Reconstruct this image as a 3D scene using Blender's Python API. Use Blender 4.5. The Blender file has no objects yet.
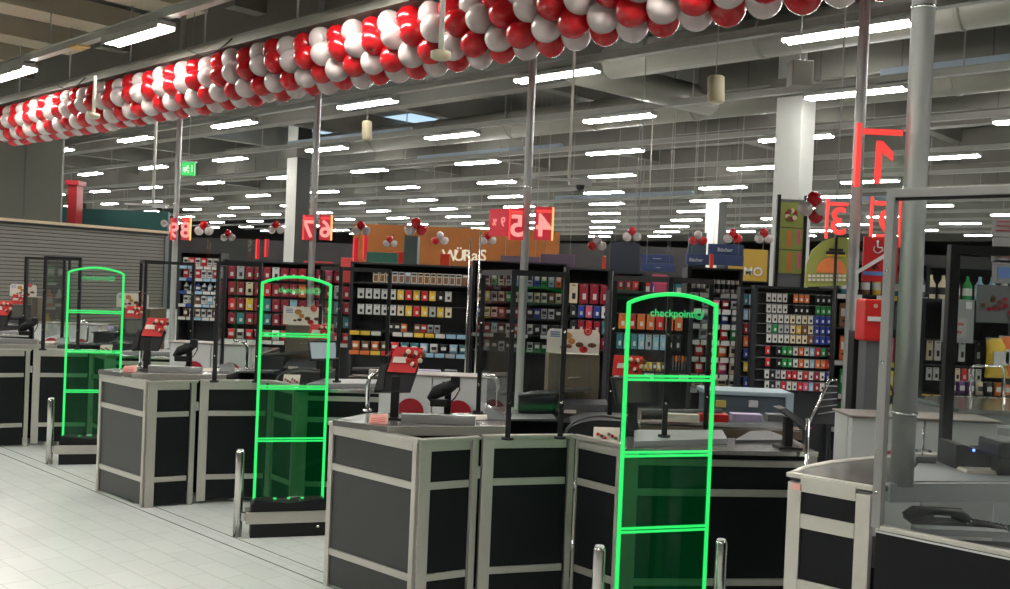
import bpy, bmesh, math, random
from mathutils import Vector, Matrix
random.seed(7)
SC = bpy.context.scene
COL = SC.collection
PI = math.pi

# ------------------------------------------------------------------ camera model
F = 980.0; CAMH = 1.65; ROLL = 0.042
PIT = math.atan((294.5-282.6)*math.cos(ROLL)/F)
cR, sR, cP, sP = math.cos(ROLL), math.sin(ROLL), math.cos(PIT), math.sin(PIT)
def ray(x, y):
    u = x-505.0; v = -(y-294.5)
    uu = u*cR - v*sR; vv = u*sR + v*cR
    return Vector((uu, F*cP+vv*sP, -F*sP+vv*cP))
def atz(x, y, z):
    d = ray(x, y); return d*((z-CAMH)/d.z)+Vector((0, 0, CAMH))
def atY(x, y, Y):
    d = ray(x, y); return d*(Y/d.y)+Vector((0, 0, CAMH))
cam = bpy.data.cameras.new('camera'); camo = bpy.data.objects.new('camera', cam); COL.objects.link(camo)
cam.sensor_width = 36; cam.lens = F/1010*36; cam.clip_end = 300; cam.clip_start = .05
Rt = Vector((1, 0, 0)); Up = Vector((0, sP, cP)); Fw = Vector((0, cP, -sP))
cx = Rt*cR+Up*sR; cy = Up*cR-Rt*sR; cz = -Fw
camo.matrix_world = Matrix(((cx.x, cy.x, cz.x, 0), (cx.y, cy.y, cz.y, 0), (cx.z, cy.z, cz.z, CAMH), (0, 0, 0, 1)))
SC.camera = camo
RD = Vector((-.7265, .6872, 0)); PD = Vector((.6872, .7265, 0))      # along the row of tills / into the shop
def rp(r, p, z=0): return RD*r+PD*p+Vector((0, 0, z))
ROT_R = math.atan2(RD.y, RD.x)
STEP = Vector((-2.05, 1.95, 0))

# ------------------------------------------------------------------ materials
MATS = {}
def mat(name, col, rough=.5, metal=0., emit=None, es=0., noise=0., nscale=20., spec=.5, coat=0., trans=None, stretch=None):
    if name in MATS: return MATS[name]
    m = bpy.data.materials.new(name); m.use_nodes = True; MATS[name] = m
    nt = m.node_tree; b = nt.nodes['Principled BSDF']
    c = (col[0], col[1], col[2], 1)
    b.inputs['Base Color'].default_value = c
    b.inputs['Roughness'].default_value = rough; b.inputs['Metallic'].default_value = metal
    b.inputs['Specular IOR Level'].default_value = spec
    b.inputs['Coat Weight'].default_value = coat
    if emit: b.inputs['Emission Color'].default_value = (*emit, 1); b.inputs['Emission Strength'].default_value = es
    if noise:
        tc = nt.nodes.new('ShaderNodeTexCoord'); mp = nt.nodes.new('ShaderNodeMapping')
        mp.inputs['Scale'].default_value = stretch or (1, 1, 1)
        n = nt.nodes.new('ShaderNodeTexNoise'); n.inputs['Scale'].default_value = nscale; n.inputs['Detail'].default_value = 3
        r = nt.nodes.new('ShaderNodeMapRange'); r.inputs[3].default_value = 1-noise; r.inputs[4].default_value = 1+noise
        mx = nt.nodes.new('ShaderNodeVectorMath'); mx.operation = 'SCALE'; mx.inputs[0].default_value = col[:3]
        L = nt.links
        L.new(tc.outputs['Object'], mp.inputs[0]); L.new(mp.outputs[0], n.inputs['Vector']); L.new(n.outputs[0], r.inputs[0])
        L.new(r.outputs[0], mx.inputs['Scale']); L.new(mx.outputs[0], b.inputs['Base Color'])
    return m
def glassy(name, tint=(1, 1, 1), gloss=.06, glow=None, gs=0., rough=.02, diffuse=None, df=0.):
    if name in MATS: return MATS[name]
    m = bpy.data.materials.new(name); m.use_nodes = True; MATS[name] = m
    nt = m.node_tree; nt.nodes.clear(); N = nt.nodes.new; L = nt.links
    out = N('ShaderNodeOutputMaterial'); t = N('ShaderNodeBsdfTransparent'); t.inputs[0].default_value = (*tint, 1)
    g = N('ShaderNodeBsdfGlossy'); g.inputs['Roughness'].default_value = rough
    lw = N('ShaderNodeLayerWeight'); lw.inputs[0].default_value = .5
    pw = N('ShaderNodeMath'); pw.operation = 'POWER'; pw.inputs[1].default_value = 5; L.new(lw.outputs['Facing'], pw.inputs[0])
    mul = N('ShaderNodeMath'); mul.operation = 'MULTIPLY_ADD'; mul.inputs[1].default_value = .5; mul.inputs[2].default_value = gloss/2; mul.use_clamp = True
    L.new(pw.outputs[0], mul.inputs[0])
    mix = N('ShaderNodeMixShader'); L.new(mul.outputs[0], mix.inputs[0]); L.new(t.outputs[0], mix.inputs[1]); L.new(g.outputs[0], mix.inputs[2])
    last = mix
    if diffuse:
        d = N('ShaderNodeBsdfDiffuse'); d.inputs[0].default_value = (*diffuse, 1)
        m2 = N('ShaderNodeMixShader'); m2.inputs[0].default_value = df
        L.new(last.outputs[0], m2.inputs[1]); L.new(d.outputs[0], m2.inputs[2]); last = m2
    if glow:
        e = N('ShaderNodeEmission'); e.inputs[0].default_value = (*glow, 1); e.inputs[1].default_value = gs
        a = N('ShaderNodeAddShader'); L.new(last.outputs[0], a.inputs[0]); L.new(e.outputs[0], a.inputs[1]); last = a
    L.new(last.outputs[0], out.inputs[0]); return m
def emis(name, col, s): return mat(name, (0.02, 0.02, 0.02), .5, emit=col, es=s)

ALU = mat('brushed_aluminium', (.50, .485, .44), .34, .6, noise=.08, nscale=30, stretch=(1, 1, 8))
COLST = mat('column_steel', (.46, .46, .455), .38, .7, noise=.03, nscale=4)
STEEL = mat('polished_steel', (.62, .61, .58), .22, 1, noise=.05, nscale=10)
CHROME = mat('chrome', (.8, .8, .8), .08, 1)
BLACKP = mat('black_laminate', (.007, .008, .0095), .4, noise=.1, nscale=60, spec=.22)
BLACKP_LIT = mat('black_laminate_lit', (.032, .034, .033), .36, noise=.08, nscale=60, spec=.45)  # lightened black laminate: sheen on the left-lit panels put into the colour
BLACK = mat('black_powder_coat', (.01, .01, .011), .45, spec=.3)
DARK = mat('dark_plastic', (.016, .018, .022), .5, noise=.1, nscale=40)
RUBBER = mat('rubber_belt', (.028, .028, .03), .55, noise=.2, nscale=80)
WORK = mat('worktop_laminate', (.11, .105, .10), .25, .1, noise=.15, nscale=12)
WHITE = mat('white_lacquer', (.62, .63, .63), .35, noise=.03, nscale=8)
OFFW = mat('off_white_card', (.75, .68, .6), .6, noise=.04)
GREYL = mat('light_grey_metal', (.33, .34, .35), .4, .2, noise=.05)
GREYM = mat('mid_grey_metal', (.15, .155, .16), .45, .3, noise=.06)
RED = mat('red_card', (.62, .02, .02), .4, noise=.05)
DRED = mat('dark_red', (.33, .012, .02), .4)
PINK = mat('pink_card', (.85, .42, .36), .6, noise=.05)
BROWN = mat('brown_cabinet', (.15, .12, .085), .4, noise=.12, nscale=6, stretch=(8, 8, .5))
CONC = mat('ceiling_concrete', (.11, .11, .097), .8, noise=.14, nscale=1.2)
CONCB = mat('beam_concrete', (.18, .175, .152), .8, noise=.12, nscale=1.5)
CONCW = mat('warm_concrete', (.42, .37, .27), .8, noise=.1, nscale=1.5)
DUCT = mat('duct_metal', (.24, .235, .2), .5, .2, noise=.06, nscale=2)
TRUNK = mat('trunking_metal', (.32, .32, .29), .45, .2, noise=.05, nscale=3)
TUBE = emis('lamp_tube', (1, .98, .92), 30)
GREENL = emis('green_led', (.02, 1, .17), .36)
REDL = emis('red_led', (1, .06, .04), .5)
ORL = emis('orange_led', (1, .3, .08), .9)
GLASS = glassy('clear_glass', (.93, .95, .94), .05)
ACRYL = glassy('clear_acrylic', (.95, .98, .96), .05)
ACRYG = glassy('green_lit_acrylic', (.34, .6, .42), .04, (0, .5, .12), .009)
REDBAL = mat('red_balloon', (.45, .006, .01), .2, coat=.1)
WHTBAL = mat('white_balloon', (.5, .43, .415), .25, coat=.1)
REDBAL.node_tree.nodes['Principled BSDF'].inputs['Subsurface Weight'].default_value = 0

# ------------------------------------------------------------------ mesh building
class MB:
    def __init__(s): s.v = []; s.f = []; s.mi = []; s.mats = []; s.sm = []
    def m(s, mat_):
        if mat_ not in s.mats: s.mats.append(mat_)
        return s.mats.index(mat_)
    def add(s, vs, fs, mt, smooth=False):
        o = len(s.v); k = s.m(mt); s.v += [tuple(v) for v in vs]
        for f in fs: s.f.append([o+i for i in f]); s.mi.append(k); s.sm.append(smooth)
    def box(s, c, h, mt, ax=None, ay=None, az=None, ch=0.):
        """box centre c, half sizes h, local axes"""
        c = Vector(c); ax = Vector(ax or (1, 0, 0)); az = Vector(az or (0, 0, 1))
        ay = Vector(ay) if ay else az.cross(ax)
        if ch <= 0:
            vs = [c+ax*(i*h[0])+ay*(j*h[1])+az*(k*h[2]) for i in (-1, 1) for j in (-1, 1) for k in (-1, 1)]
            fs = [(0, 1, 3, 2), (4, 6, 7, 5), (0, 4, 5, 1), (2, 3, 7, 6), (0, 2, 6, 4), (1, 5, 7, 3)]
            s.add(vs, fs, mt); return s
        bm = bmesh.new(); bmesh.ops.create_cube(bm, size=2)
        for v in bm.verts: v.co = Vector((v.co.x*h[0], v.co.y*h[1], v.co.z*h[2]))
        bmesh.ops.bevel(bm, geom=bm.edges[:], offset=min(ch, min(h)*.9), segments=2, affect='EDGES', profile=.6)
        vs = [c+ax*v.co.x+ay*v.co.y+az*v.co.z for v in bm.verts]
        fs = [[v.index for v in f.verts] for f in bm.faces]; bm.free()
        s.add(vs, fs, mt); return s
    def bx(s, a, b, mt, ch=0.):
        a = Vector(a); b = Vector(b); return s.box((a+b)/2, [abs(x)/2 for x in (b-a)], mt, ch=ch)
    def tube(s, pts, r, mt, n=10, caps=True):
        pts = [Vector(p) for p in pts]; rs = r if isinstance(r, (list, tuple)) else [r]*len(pts)
        rings = []; up = None
        for i, p in enumerate(pts):
            d = ((pts[min(i+1, len(pts)-1)]-pts[max(i-1, 0)])).normalized()
            if up is None: up = Vector((0, 0, 1)) if abs(d.z) < .9 else Vector((1, 0, 0))
            a = d.cross(up)
            if a.length < 1e-4: a = d.orthogonal()
            a.normalize(); b = a.cross(d).normalized(); up = b
            rings.append([p+(a*math.cos(2*PI*k/n)+b*math.sin(2*PI*k/n))*rs[i] for k in range(n)])
        vs = [v for q in rings for v in q]; fs = []
        for i in range(len(pts)-1):
            for k in range(n): fs.append((i*n+k, i*n+(k+1) % n, (i+1)*n+(k+1) % n, (i+1)*n+k))
        if caps: fs.append(tuple(range(n))[::-1]); fs.append(tuple((len(pts)-1)*n+k for k in range(n)))
        s.add(vs, fs, mt, True); return s
    def prism(s, poly, z0, z1, mt):
        n = len(poly); vs = [(p[0], p[1], z0) for p in poly]+[(p[0], p[1], z1) for p in poly]
        fs = [tuple(range(n))[::-1], tuple(range(n, 2*n))]+[(i, (i+1) % n, n+(i+1) % n, n+i) for i in range(n)]
        s.add(vs, fs, mt); return s
    def slab(s, pts, d, mt):
        """polygon pts (3D, planar) extruded along vector d"""
        n = len(pts); pts = [Vector(p) for p in pts]; d = Vector(d)
        vs = pts+[p+d for p in pts]
        fs = [tuple(range(n))[::-1], tuple(range(n, 2*n))]+[(i, (i+1) % n, n+(i+1) % n, n+i) for i in range(n)]
        s.add(vs, fs, mt); return s
    def sphere(s, c, r, mt, nu=14, nv=9, ax=None):
        c = Vector(c); r = r if isinstance(r, (tuple, list)) else (r, r, r); vs = []; fs = []
        vs.append(c+Vector((0, 0, r[2])))
        for j in range(1, nv):
            t = PI*j/nv
            for i in range(nu): p = 2*PI*i/nu; vs.append(c+Vector((r[0]*math.sin(t)*math.cos(p), r[1]*math.sin(t)*math.sin(p), r[2]*math.cos(t))))
        vs.append(c-Vector((0, 0, r[2]))); L = len(vs)-1
        for i in range(nu): fs.append((0, 1+i, 1+(i+1) % nu)); fs.append((L, 1+(nv-2)*nu+(i+1) % nu, 1+(nv-2)*nu+i))
        for j in range(nv-2):
            for i in range(nu): a = 1+j*nu; fs.append((a+i, a+nu+i, a+nu+(i+1) % nu, a+(i+1) % nu))
        s.add(vs, fs, mt, True); return s
    def text(s, body, o, ax, up, size, mt, depth=.003, mirror=False, bold=0., sx=1.):
        cu = bpy.data.curves.new('t', 'FONT'); cu.body = body; cu.size = 1; cu.align_x = 'CENTER'; cu.align_y = 'CENTER'
        cu.extrude = 0; cu.offset = bold; cu.resolution_u = 3
        ob = bpy.data.objects.new('t', cu); COL.objects.link(ob)
        me = bpy.data.meshes.new_from_object(ob.evaluated_get(bpy.context.evaluated_depsgraph_get()))
        o = Vector(o); ax = Vector(ax).normalized(); up = Vector(up).normalized(); nn = ax.cross(up)
        bm = bmesh.new(); bm.from_mesh(me)
        g = bmesh.ops.extrude_face_region(bm, geom=bm.faces[:])
        for e in g['geom']:
            if isinstance(e, bmesh.types.BMVert): e.co.z += depth/size
        sg = -1 if mirror else 1
        bm.verts.index_update()
        vs = [o+ax*(v.co.x*size*sg*sx)+up*(v.co.y*size)+nn*(v.co.z*size) for v in bm.verts]
        s.add(vs, [[v.index for v in f.verts] for f in bm.faces], mt); bm.free()
        bpy.data.objects.remove(ob); bpy.data.meshes.remove(me); bpy.data.curves.remove(cu); return s
    def build(s, name, parent=None, loc=None):
        me = bpy.data.meshes.new(name); loc = Vector(loc) if loc is not None else Vector((0, 0, 0))
        me.from_pydata([Vector(v)-loc for v in s.v], [], s.f)
        for m_ in s.mats: me.materials.append(m_)
        me.polygons.foreach_set('material_index', s.mi); me.polygons.foreach_set('use_smooth', s.sm)
        bm = bmesh.new(); bm.from_mesh(me); bmesh.ops.recalc_face_normals(bm, faces=bm.faces[:]); bm.to_mesh(me); bm.free()
        me.update()
        o = bpy.data.objects.new(name, me); COL.objects.link(o); o.location = loc
        if parent is not None: o.parent = parent; 
        return o
def tag(o, label, cat, group=None, kind=None):
    o['label'] = label; o['category'] = cat
    if group: o['group'] = group
    if kind: o['kind'] = kind
    return o
def thing(name, label, cat, group=None, loc=(0, 0, 0)):
    o = bpy.data.objects.new(name, None); COL.objects.link(o); o.location = loc; o.empty_display_size = .1
    return tag(o, label, cat, group)
def struct(name, mb, label=None, cat=None):
    o = mb.build(name); o['kind'] = 'structure'
    if label: o['label'] = label; o['category'] = cat or name.split('_')[0]
    return o
def dup(root, off, label, group=None):
    r = root.copy(); COL.objects.link(r); r.location = Vector(root.location)+Vector(off); r['label'] = label
    if group: r['group'] = group
    for ch in list(root.children):
        c = ch.copy(); COL.objects.link(c); c.parent = r
        for g in ch.children: d = g.copy(); COL.objects.link(d); d.parent = c
    return r
ORD = ['first', 'second', 'third', 'fourth', 'fifth', 'sixth', 'seventh', 'eighth', 'ninth', 'tenth', 'eleventh', 'twelfth', 'thirteenth', 'fourteenth', 'fifteenth', 'sixteenth', 'seventeenth', 'eighteenth', 'nineteenth', 'twentieth']
def ordn(i):
    if i < 20: return ORD[i]
    tens = {2: 'twenty', 3: 'thirty', 4: 'forty', 5: 'fifty', 6: 'sixty', 7: 'seventy', 8: 'eighty', 9: 'ninety'}
    n = i+1
    if n % 10 == 0: return tens[n//10][:-1]+'ieth'
    return tens[n//10]+'-'+ORD[n % 10-1]

# ------------------------------------------------------------------ floor
def floor_mat():
    m = bpy.data.materials.new('white_tiles'); m.use_nodes = True; nt = m.node_tree; b = nt.nodes['Principled BSDF']; N = nt.nodes.new; L = nt.links
    tc = N('ShaderNodeTexCoord'); mp = N('ShaderNodeMapping'); mp.inputs['Rotation'].default_value = (0, 0, -ROT_R)
    mp.inputs['Location'].default_value = (0, -.05, 0)
    br = N('ShaderNodeTexBrick'); br.offset = .5; br.inputs['Scale'].default_value = 1
    br.inputs['Color1'].default_value = (.76, .79, .765, 1); br.inputs['Color2'].default_value = (.73, .76, .74, 1); br.inputs['Mortar'].default_value = (.56, .57, .56, 1)
    br.inputs['Mortar Size'].default_value = .0028; br.inputs['Mortar Smooth'].default_value = .3; br.inputs['Brick Width'].default_value = .3; br.inputs['Row Height'].default_value = .15
    no = N('ShaderNodeTexNoise'); no.inputs['Scale'].default_value = 1.3; no.inputs['Detail'].default_value = 4
    mr = N('ShaderNodeMapRange'); mr.inputs[3].default_value = .9; mr.inputs[4].default_value = 1.08
    sc = N('ShaderNodeVectorMath'); sc.operation = 'SCALE'
    L.new(tc.outputs['Object'], mp.inputs[0]); L.new(mp.outputs[0], br.inputs[0]); L.new(tc.outputs['Object'], no.inputs['Vector'])
    L.new(no.outputs[0], mr.inputs[0]); L.new(br.outputs[0], sc.inputs[0]); L.new(mr.outputs[0], sc.inputs['Scale']); L.new(sc.outputs[0], b.inputs['Base Color'])
    n2 = N('ShaderNodeTexNoise'); n2.inputs['Scale'].default_value = 6
    m2 = N('ShaderNodeMapRange'); m2.inputs[3].default_value = .16; m2.inputs[4].default_value = .3
    L.new(tc.outputs['Object'], n2.inputs['Vector']); L.new(n2.outputs[0], m2.inputs[0]); L.new(m2.outputs[0], b.inputs['Roughness'])
    bp = N('ShaderNodeBump'); bp.inputs['Strength'].default_value = .08; bp.inputs['Distance'].default_value = .002
    iv = N('ShaderNodeMath'); iv.operation = 'SUBTRACT'; iv.inputs[0].default_value = 1; L.new(br.outputs['Fac'], iv.inputs[1]); L.new(iv.outputs[0], bp.inputs['Height']); L.new(bp.outputs[0], b.inputs['Normal'])
    return m
FL = floor_mat()
mb = MB(); mb.bx((-75, -16, -.1), (75, 95, 0), FL); fo = struct('floor', mb)
mb = MB()
for p, w in ((3.17, .004), (3.29, .003)):
    mb.prism([rp(-3, p-w), rp(20, p-w), rp(20, p+w), rp(-3, p+w)], 0, .0012, mat('dark_grout', (.08, .08, .08), .8))
struct('trim_1', mb)
mb = MB(); mb.bx((-75, -16, 6.3), (75, 95, 6.4), CONC); struct('ceiling', mb)
WALLG = mat('grey_wall', (.20, .2, .17), .8, noise=.08, nscale=.6)
WALLF = mat('front_wall', (.5, .5, .48), .8, noise=.05, nscale=1)
mb = MB(); mb.bx((-75, 92, 0), (75, 92.3, 6.3), mat('far_wall', (.055, .05, .05), .8, noise=.2, nscale=.3)); struct('wall_back', mb)
mb = MB(); mb.bx((-75, -16, 0), (75, -15.7, 6.3), WALLF); struct('wall_front', mb)
mb = MB(); mb.bx((-75.3, -16, 0), (-75, 92.3, 6.3), WALLG); struct('wall_left', mb)
mb = MB(); mb.bx((75, -16, 0), (75.3, 92.3, 6.3), WALLG); struct('wall_right', mb)

# ------------------------------------------------------------------ ceiling structure
def rbar(r0, r1, p, z, hw, hz, mt, mb): mb.box(rp((r0+r1)/2, p, z), (abs(r1-r0)/2, hw, hz), mt, ax=RD); return mb
def pbar(p0, p1, r, z, hw, hz, mt, mb): mb.box(rp(r, (p0+p1)/2, z), (abs(p1-p0)/2, hw, hz), mt, ax=PD); return mb
tn = [1]
def trim(mb, nm='ceiling_beam'):
    tn[0] += 1; return struct('trim_%d' % tn[0], mb)
# deep beams parallel to the tills between the lamp rows
for p in (8.3, 12.3, 19.2, 26.0, 33.2, 40.5, 48, 56):
    trim(rbar(-16, 60, p, 5.5, .16, .55, CONCB, MB()))
for r0, r1, p in ((-8, 9.2, 14.35), (-12, 12, 17.9), (16, 34, 17.9), (-14, 50, 24.9), (-14, 55, 31.9)):
    b_ = rbar(r0, r1, p, 5.42, .06, .42, CONCB, MB()); rr_ = r0
    while rr_ < r1: b_.box(rp(rr_, p-.062, 5.42), (.01, .004, .42), CONC, ax=RD); rr_ += 1.25
    trim(b_)
# cross beams into the shop
for r in (-9, -4.6, -.2, 4.2, 8.6, 13, 17.4, 21.8, 26.2, 30.6, 35, 39.4, 44):
    trim(pbar(7.6, 62, r, 5.85, .14, .32, CONCB, MB()))
for r in (11.5, 13.6, 15.7, 17.8, 20, 22.2, 24.5):
    trim(pbar(-3, 7.4, r, 5.6, .34, .16, CONCW, MB()))
# rooflights
SKY = emis('rooflight_daylight', (.55, .78, 1), .4)
for wi, (r0, r1, p, hw) in enumerate(((21.5, 27.5, 15.2, .55), (21, 27.5, 18.6, .55), (15.5, 19.5, 29.9, .6), (13.5, 17, 33.4, .5), (28, 33, 21.5, .6), (30, 44, 27, .6), (12, 17, 9.6, .5))):
    struct('window_%d' % (wi+1), rbar(r0, r1, p, 6.26, hw, .02, SKY, MB()))
SKYSHEEN = mat('rooflight_sheen', (.42, .52, .62), .35, noise=.05, nscale=2)  # added strips, their pale blue paints the rooflight reflection on the trunking
for r0, r1, p, zz in ((16.2, 20.8, 13.95, 4.86), (14.8, 19.8, 17.35, 4.86), (-2, 5.9, 13.95, 4.88), (18, 24, 27.9, 4.9), (10, 16, 31.4, 4.9)):
    trim(rbar(r0, r1, p, zz, .05, .07, SKYSHEEN, MB()))  # added sheen strips, only numbered along with the trim
# lamp rows
ROWS = {1.1: 2.1, -2.4: .5, -6: 2,  5.8: 3.65, 10.5: .62, 13.75: 1.95, 17.15: .35, 20.8: 3.2, 24.4: 2.0, 27.75: .2, 31.3: 3.05, 35.1: 1.65, 38.6: .3, 42.1: 3.1, 45.6: 1.7}
LZ = 4.6
pro = thing('ceiling_light', 'proto', 'ceiling light', 'twin tube ceiling lights')
mb = MB(); mb.box((0, 0, .045), (.74, .085, .03), TRUNK, ch=.008); mb.box((0, 0, .02), (.74, .02, .02), TRUNK)
for s in (-1, 1):
    mb.box((s*.745, 0, .03), (.012, .09, .04), TRUNK)
mb.build('housing', pro)
for s in (-1, 1): MB().tube([(-.72, s*.065, -.004), (.72, s*.065, -.004)], .024, TUBE, 8).build('tube', pro)
pro2 = thing('ceiling_light', 'proto', 'ceiling light', 'twin tube ceiling lights')
mb = MB(); mb.box((0, 0, .05), (.78, .12, .03), TRUNK, ch=.008)
for s in (-1, 1): mb.box((0, s*.115, .01), (.78, .006, .035), TRUNK)
mb.build('housing', pro2); MB().box((0, 0, .003), (.75, .105, .012), emis('lamp_diffuser', (1, .97, .9), 30), ch=.006).build('diffuser', pro2)
used = {1: False, 2: False}
rowi = 0; NL = 0
for p in sorted(ROWS):
    off = ROWS[p]; k0 = -4; rowi += 1; c = 0; rmin = 99; rmax = -99
    for k in range(26, -8, -1):
        r = off+4.25*k; P = rp(r, p, LZ)
        front = p < 5  # front rows hang out of view, added to light the floor and counters
        if front:
            if not (-2 < r < 30): continue
        elif p < 15 and -8 < r < 12: pass
        elif P.y < 3 or abs(P.x/P.y) > .56+1.2/P.y: continue
        if not front and P.y > 70: continue
        kind = 2 if p < 7 else 1; base = pro2 if kind == 2 else pro
        if front and r < 6 and p > 0 and r > 3: pass
        lab = '%s ceiling light from the left in the %s lamp row into the shop' % (ordn(c), ordn(rowi-1))
        if used[kind]: o = dup(base, (0, 0, 0), lab)
        else: o = base; used[kind] = True; o['label'] = lab
        o.location = P; o.rotation_euler = (0, 0, ROT_R); c += 1; NL += 1
        rmin = min(rmin, r); rmax = max(rmax, r)
    mb = rbar(rmin-3, rmax+3, p, LZ+.15, .06, .045, TRUNK, MB())
    rbar(rmin-3, rmax+3, p, LZ+.2, .085, .006, TRUNK, mb)
    r = rmin-1.5
    while r < rmax+3: mb.tube([rp(r, p, LZ+.2), rp(r, p, 6.3)], .012, TRUNK, 5); r += 4.25
    trim(mb)
print('lights', NL)

# ducts
def duct(pts, r, label, rings=True):
    t = thing('ventilation_duct', label, 'duct')
    MB().tube(pts, r, DUCT, 20).build('duct_pipe', t)
    d = (Vector(pts[-1])-Vector(pts[0])); n = int(d.length/2.2)
    for i in range(1, n):
        q = Vector(pts[0])+d*i/n; MB().tube([q-d.normalized()*.03, q+d.normalized()*.03], r*1.05, DUCT, 20).build('joint_ring', t)
duct([rp(-6, 11.6, 5.0), rp(9.0, 11.6, 5.0)], .26, 'thick round grey duct under the ceiling, crossing behind the nearest steel pole')
duct([rp(-4, 15.8, 5.15), rp(22, 15.8, 5.15)], .3, 'long round duct farther back, between the second and third lamp rows of the shop')
duct([rp(9.6, 11.5, 4.95), rp(9.3, 14.8, 4.95)], .24, 'short round duct branching away over the middle checkout')
mb = MB(); mb.box(rp(7.4, 11.2, 5.55), (.35, .25, .32), DUCT, ax=RD); tag(mb.build('duct_box'), 'square duct box above the round duct right of the middle pole', 'duct')
# ventilation boxes / hanging lamps
def hang_unit(px, py0, py1, w, Y, label, mt, cat='speaker', round_=True):
    a = atY(px, py0, Y); b = atY(px, py1, Y); t = thing('hanging_'+cat.replace(' ', '_'), label, cat)
    h = a.z-b.z; r = w*Y/F/2
    if round_: MB().tube([b, b+Vector((0, 0, .02)), a-Vector((0, 0, .02)), a], [r*.8, r, r, r*.8], mt, 16).build('body', t)
    else: MB().box((a+b)/2, (r, r, h/2), mt, ch=.01).build('body', t)
    MB().tube([a, Vector((a.x, a.y, 6.3))], .008, TRUNK, 6).build('cable', t)
BEIGE = mat('beige_plastic', (.5, .44, .3), .5)
hang_unit(367, 121, 141, 10, 10.5, 'beige capsule-shaped sensor hanging left of the middle steel pole', BEIGE, 'sensor')
hang_unit(716, 76, 103, 17, 12, 'beige cylinder hanging beside the round duct', BEIGE, 'sensor')
hang_unit(800, 62, 87, 21, 11, 'grey box-shaped unit hanging between two lamp rows at upper right', DUCT, 'ventilation box', False)

def rod(px0, py0, py1, Y, r, label, head=None, zt=6.3):
    a = atY(px0, py0, Y); b = atY(px0-(py1-py0)*-.0, py1, Y); b = Vector((a.x, a.y, b.z))
    t = thing('ceiling_rod', label, 'rod')
    MB().tube([b, Vector((a.x, a.y, zt))], r, mat('white_rod', (.7, .68, .62), .5), 10).build('pole', t)
    if head == 'disc':
        MB().tube([b+Vector((0, 0, .01)), b, b-Vector((0, 0, .045)), b-Vector((0, 0, .06))], [.05, .075, .075, .05], BEIGE, 18).build('smoke_detector', t)
    if head == 'cam':
        h = MB().box(b+Vector((-.12, 0, 0)), (.42, .04, .014), WHITE, ax=(1, 0, 0)).box(b+Vector((.13, 0, -.02)), (.13, .07, .035), WHITE, ch=.01).build('camera_mount', t)
        MB().sphere(b+Vector((.13, 0, -.07)), .05, DARK).build('camera_dome', t)
    return t
rod(443, 0, 52, 7.3, .021, 'white rod with round smoke detector in front of the balloon garland', 'disc')
rod(95, 77, 114, 12.5, .02, 'short rod with round smoke detector in front of the garland at left', 'disc', atY(95, 76, 12.5).z)
rod(573, 85, 180, 11, .016, 'white rod carrying a dome camera and cross plate, right of the middle pole', 'cam')
rod(157, 98, 205, 19, .03, 'white rod with small camera left of the second steel pole', 'cam')

# balloons' rail
for p, z, w in ((6.55, 4.5, .1),):
    mb = rbar(-6, 30, p, z, w, .05, DUCT, MB()); rbar(-6, 30, p+.05, z+.09, w*.5, .03, TRUNK, mb)
    r = -5
    while r < 30: mb.tube([rp(r, p, z), rp(r, p, 6.3)], .014, TRUNK, 5); r += 2.1
    trim(mb)
for r in (7.2, 11.4, 15.6):   # cable swags and yellow plates on the first rail
    mb = MB(); mb.tube([rp(r-.5+i*.12, 6.42, 4.52-.12*math.sin(i/9*PI)) for i in range(10)], .01, BLACK, 5)
    tag(mb.build('cable_loop'), 'black cable loop sagging from the rail above the garland, %s from the left' % ordn(round((15.6-r)/4.2)), 'cable')
for r in (9.3, 13.9):
    mb = MB(); mb.box(rp(r, 5.8, LZ+.09), (.16, .1, .012), mat('ochre_plate', (.5, .32, .12), .6), ax=RD); tag(mb.build('mounting_plate'), 'ochre mounting plate under the front lamp rail, %s' % ('farther right' if r < 10 else 'at the left between two lamps'), 'plate')
# ------------------------------------------------------------------ balloon garland
def balloon_mesh(name, mt, rad):
    bm = bmesh.new(); bmesh.ops.create_uvsphere(bm, u_segments=20, v_segments=12, radius=1)
    for v in bm.verts:
        z = v.co.z; k = 1-.12*max(0, -z)**2
        v.co.x *= k*rad; v.co.y *= k*rad; v.co.z = z*rad*1.1
    r = bmesh.ops.create_cone(bm, segments=8, radius1=rad*.12, radius2=rad*.03, depth=rad*.14, cap_ends=True)
    for v in r['verts']: v.co.z -= rad*1.14
    me = bpy.data.meshes.new(name); bm.to_mesh(me); bm.free(); me.materials.append(mt)
    for p in me.polygons: p.use_smooth = True
    return me
MR = balloon_mesh('red_balloon', REDBAL, .14); MW = balloon_mesh('white_balloon', WHTBAL, .14)
GP, GZ, GR, PITCH, NB = 6.62, 4.08, .22, .228, 7
nball = 0
r_end = 19.3; nr = 60
for k in range(nr):
    for j in (0, 1, 2, 3, 4):
        th = 2*PI*j/NB
        # angle measured from the top, turning towards the camera side
        a = -.25+th
        rr = r_end-k*PITCH*1.33-(2*PITCH*1.33*2*th/(2*PI))
        pos = rp(rr, GP-math.sin(a)*GR, GZ+math.cos(a)*GR)
        pos += Vector((random.uniform(-.012, .012), random.uniform(-.012, .012), random.uniform(-.012, .012)))
        red = k % 2 == 0; me = MR if red else MW
        o = bpy.data.objects.new('balloon', me); COL.objects.link(o); o.location = pos
        out = (rp(0, -math.sin(a), math.cos(a))).normalized(); side = RD*random.uniform(-.25, .25)
        o.rotation_mode = 'QUATERNION'; o.rotation_quaternion = (out+side).to_track_quat('Z', 'Y')
        s = random.uniform(.95, 1.05); o.scale = (s, s, s)
        col = 'red' if red else 'white'
        tag(o, '%s balloon, %s from top in the %s %s band from the garland left end' % (col, ordn(j), ordn(k//2), col), 'balloon', 'balloons in the red and white garland'); nball += 1
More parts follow.
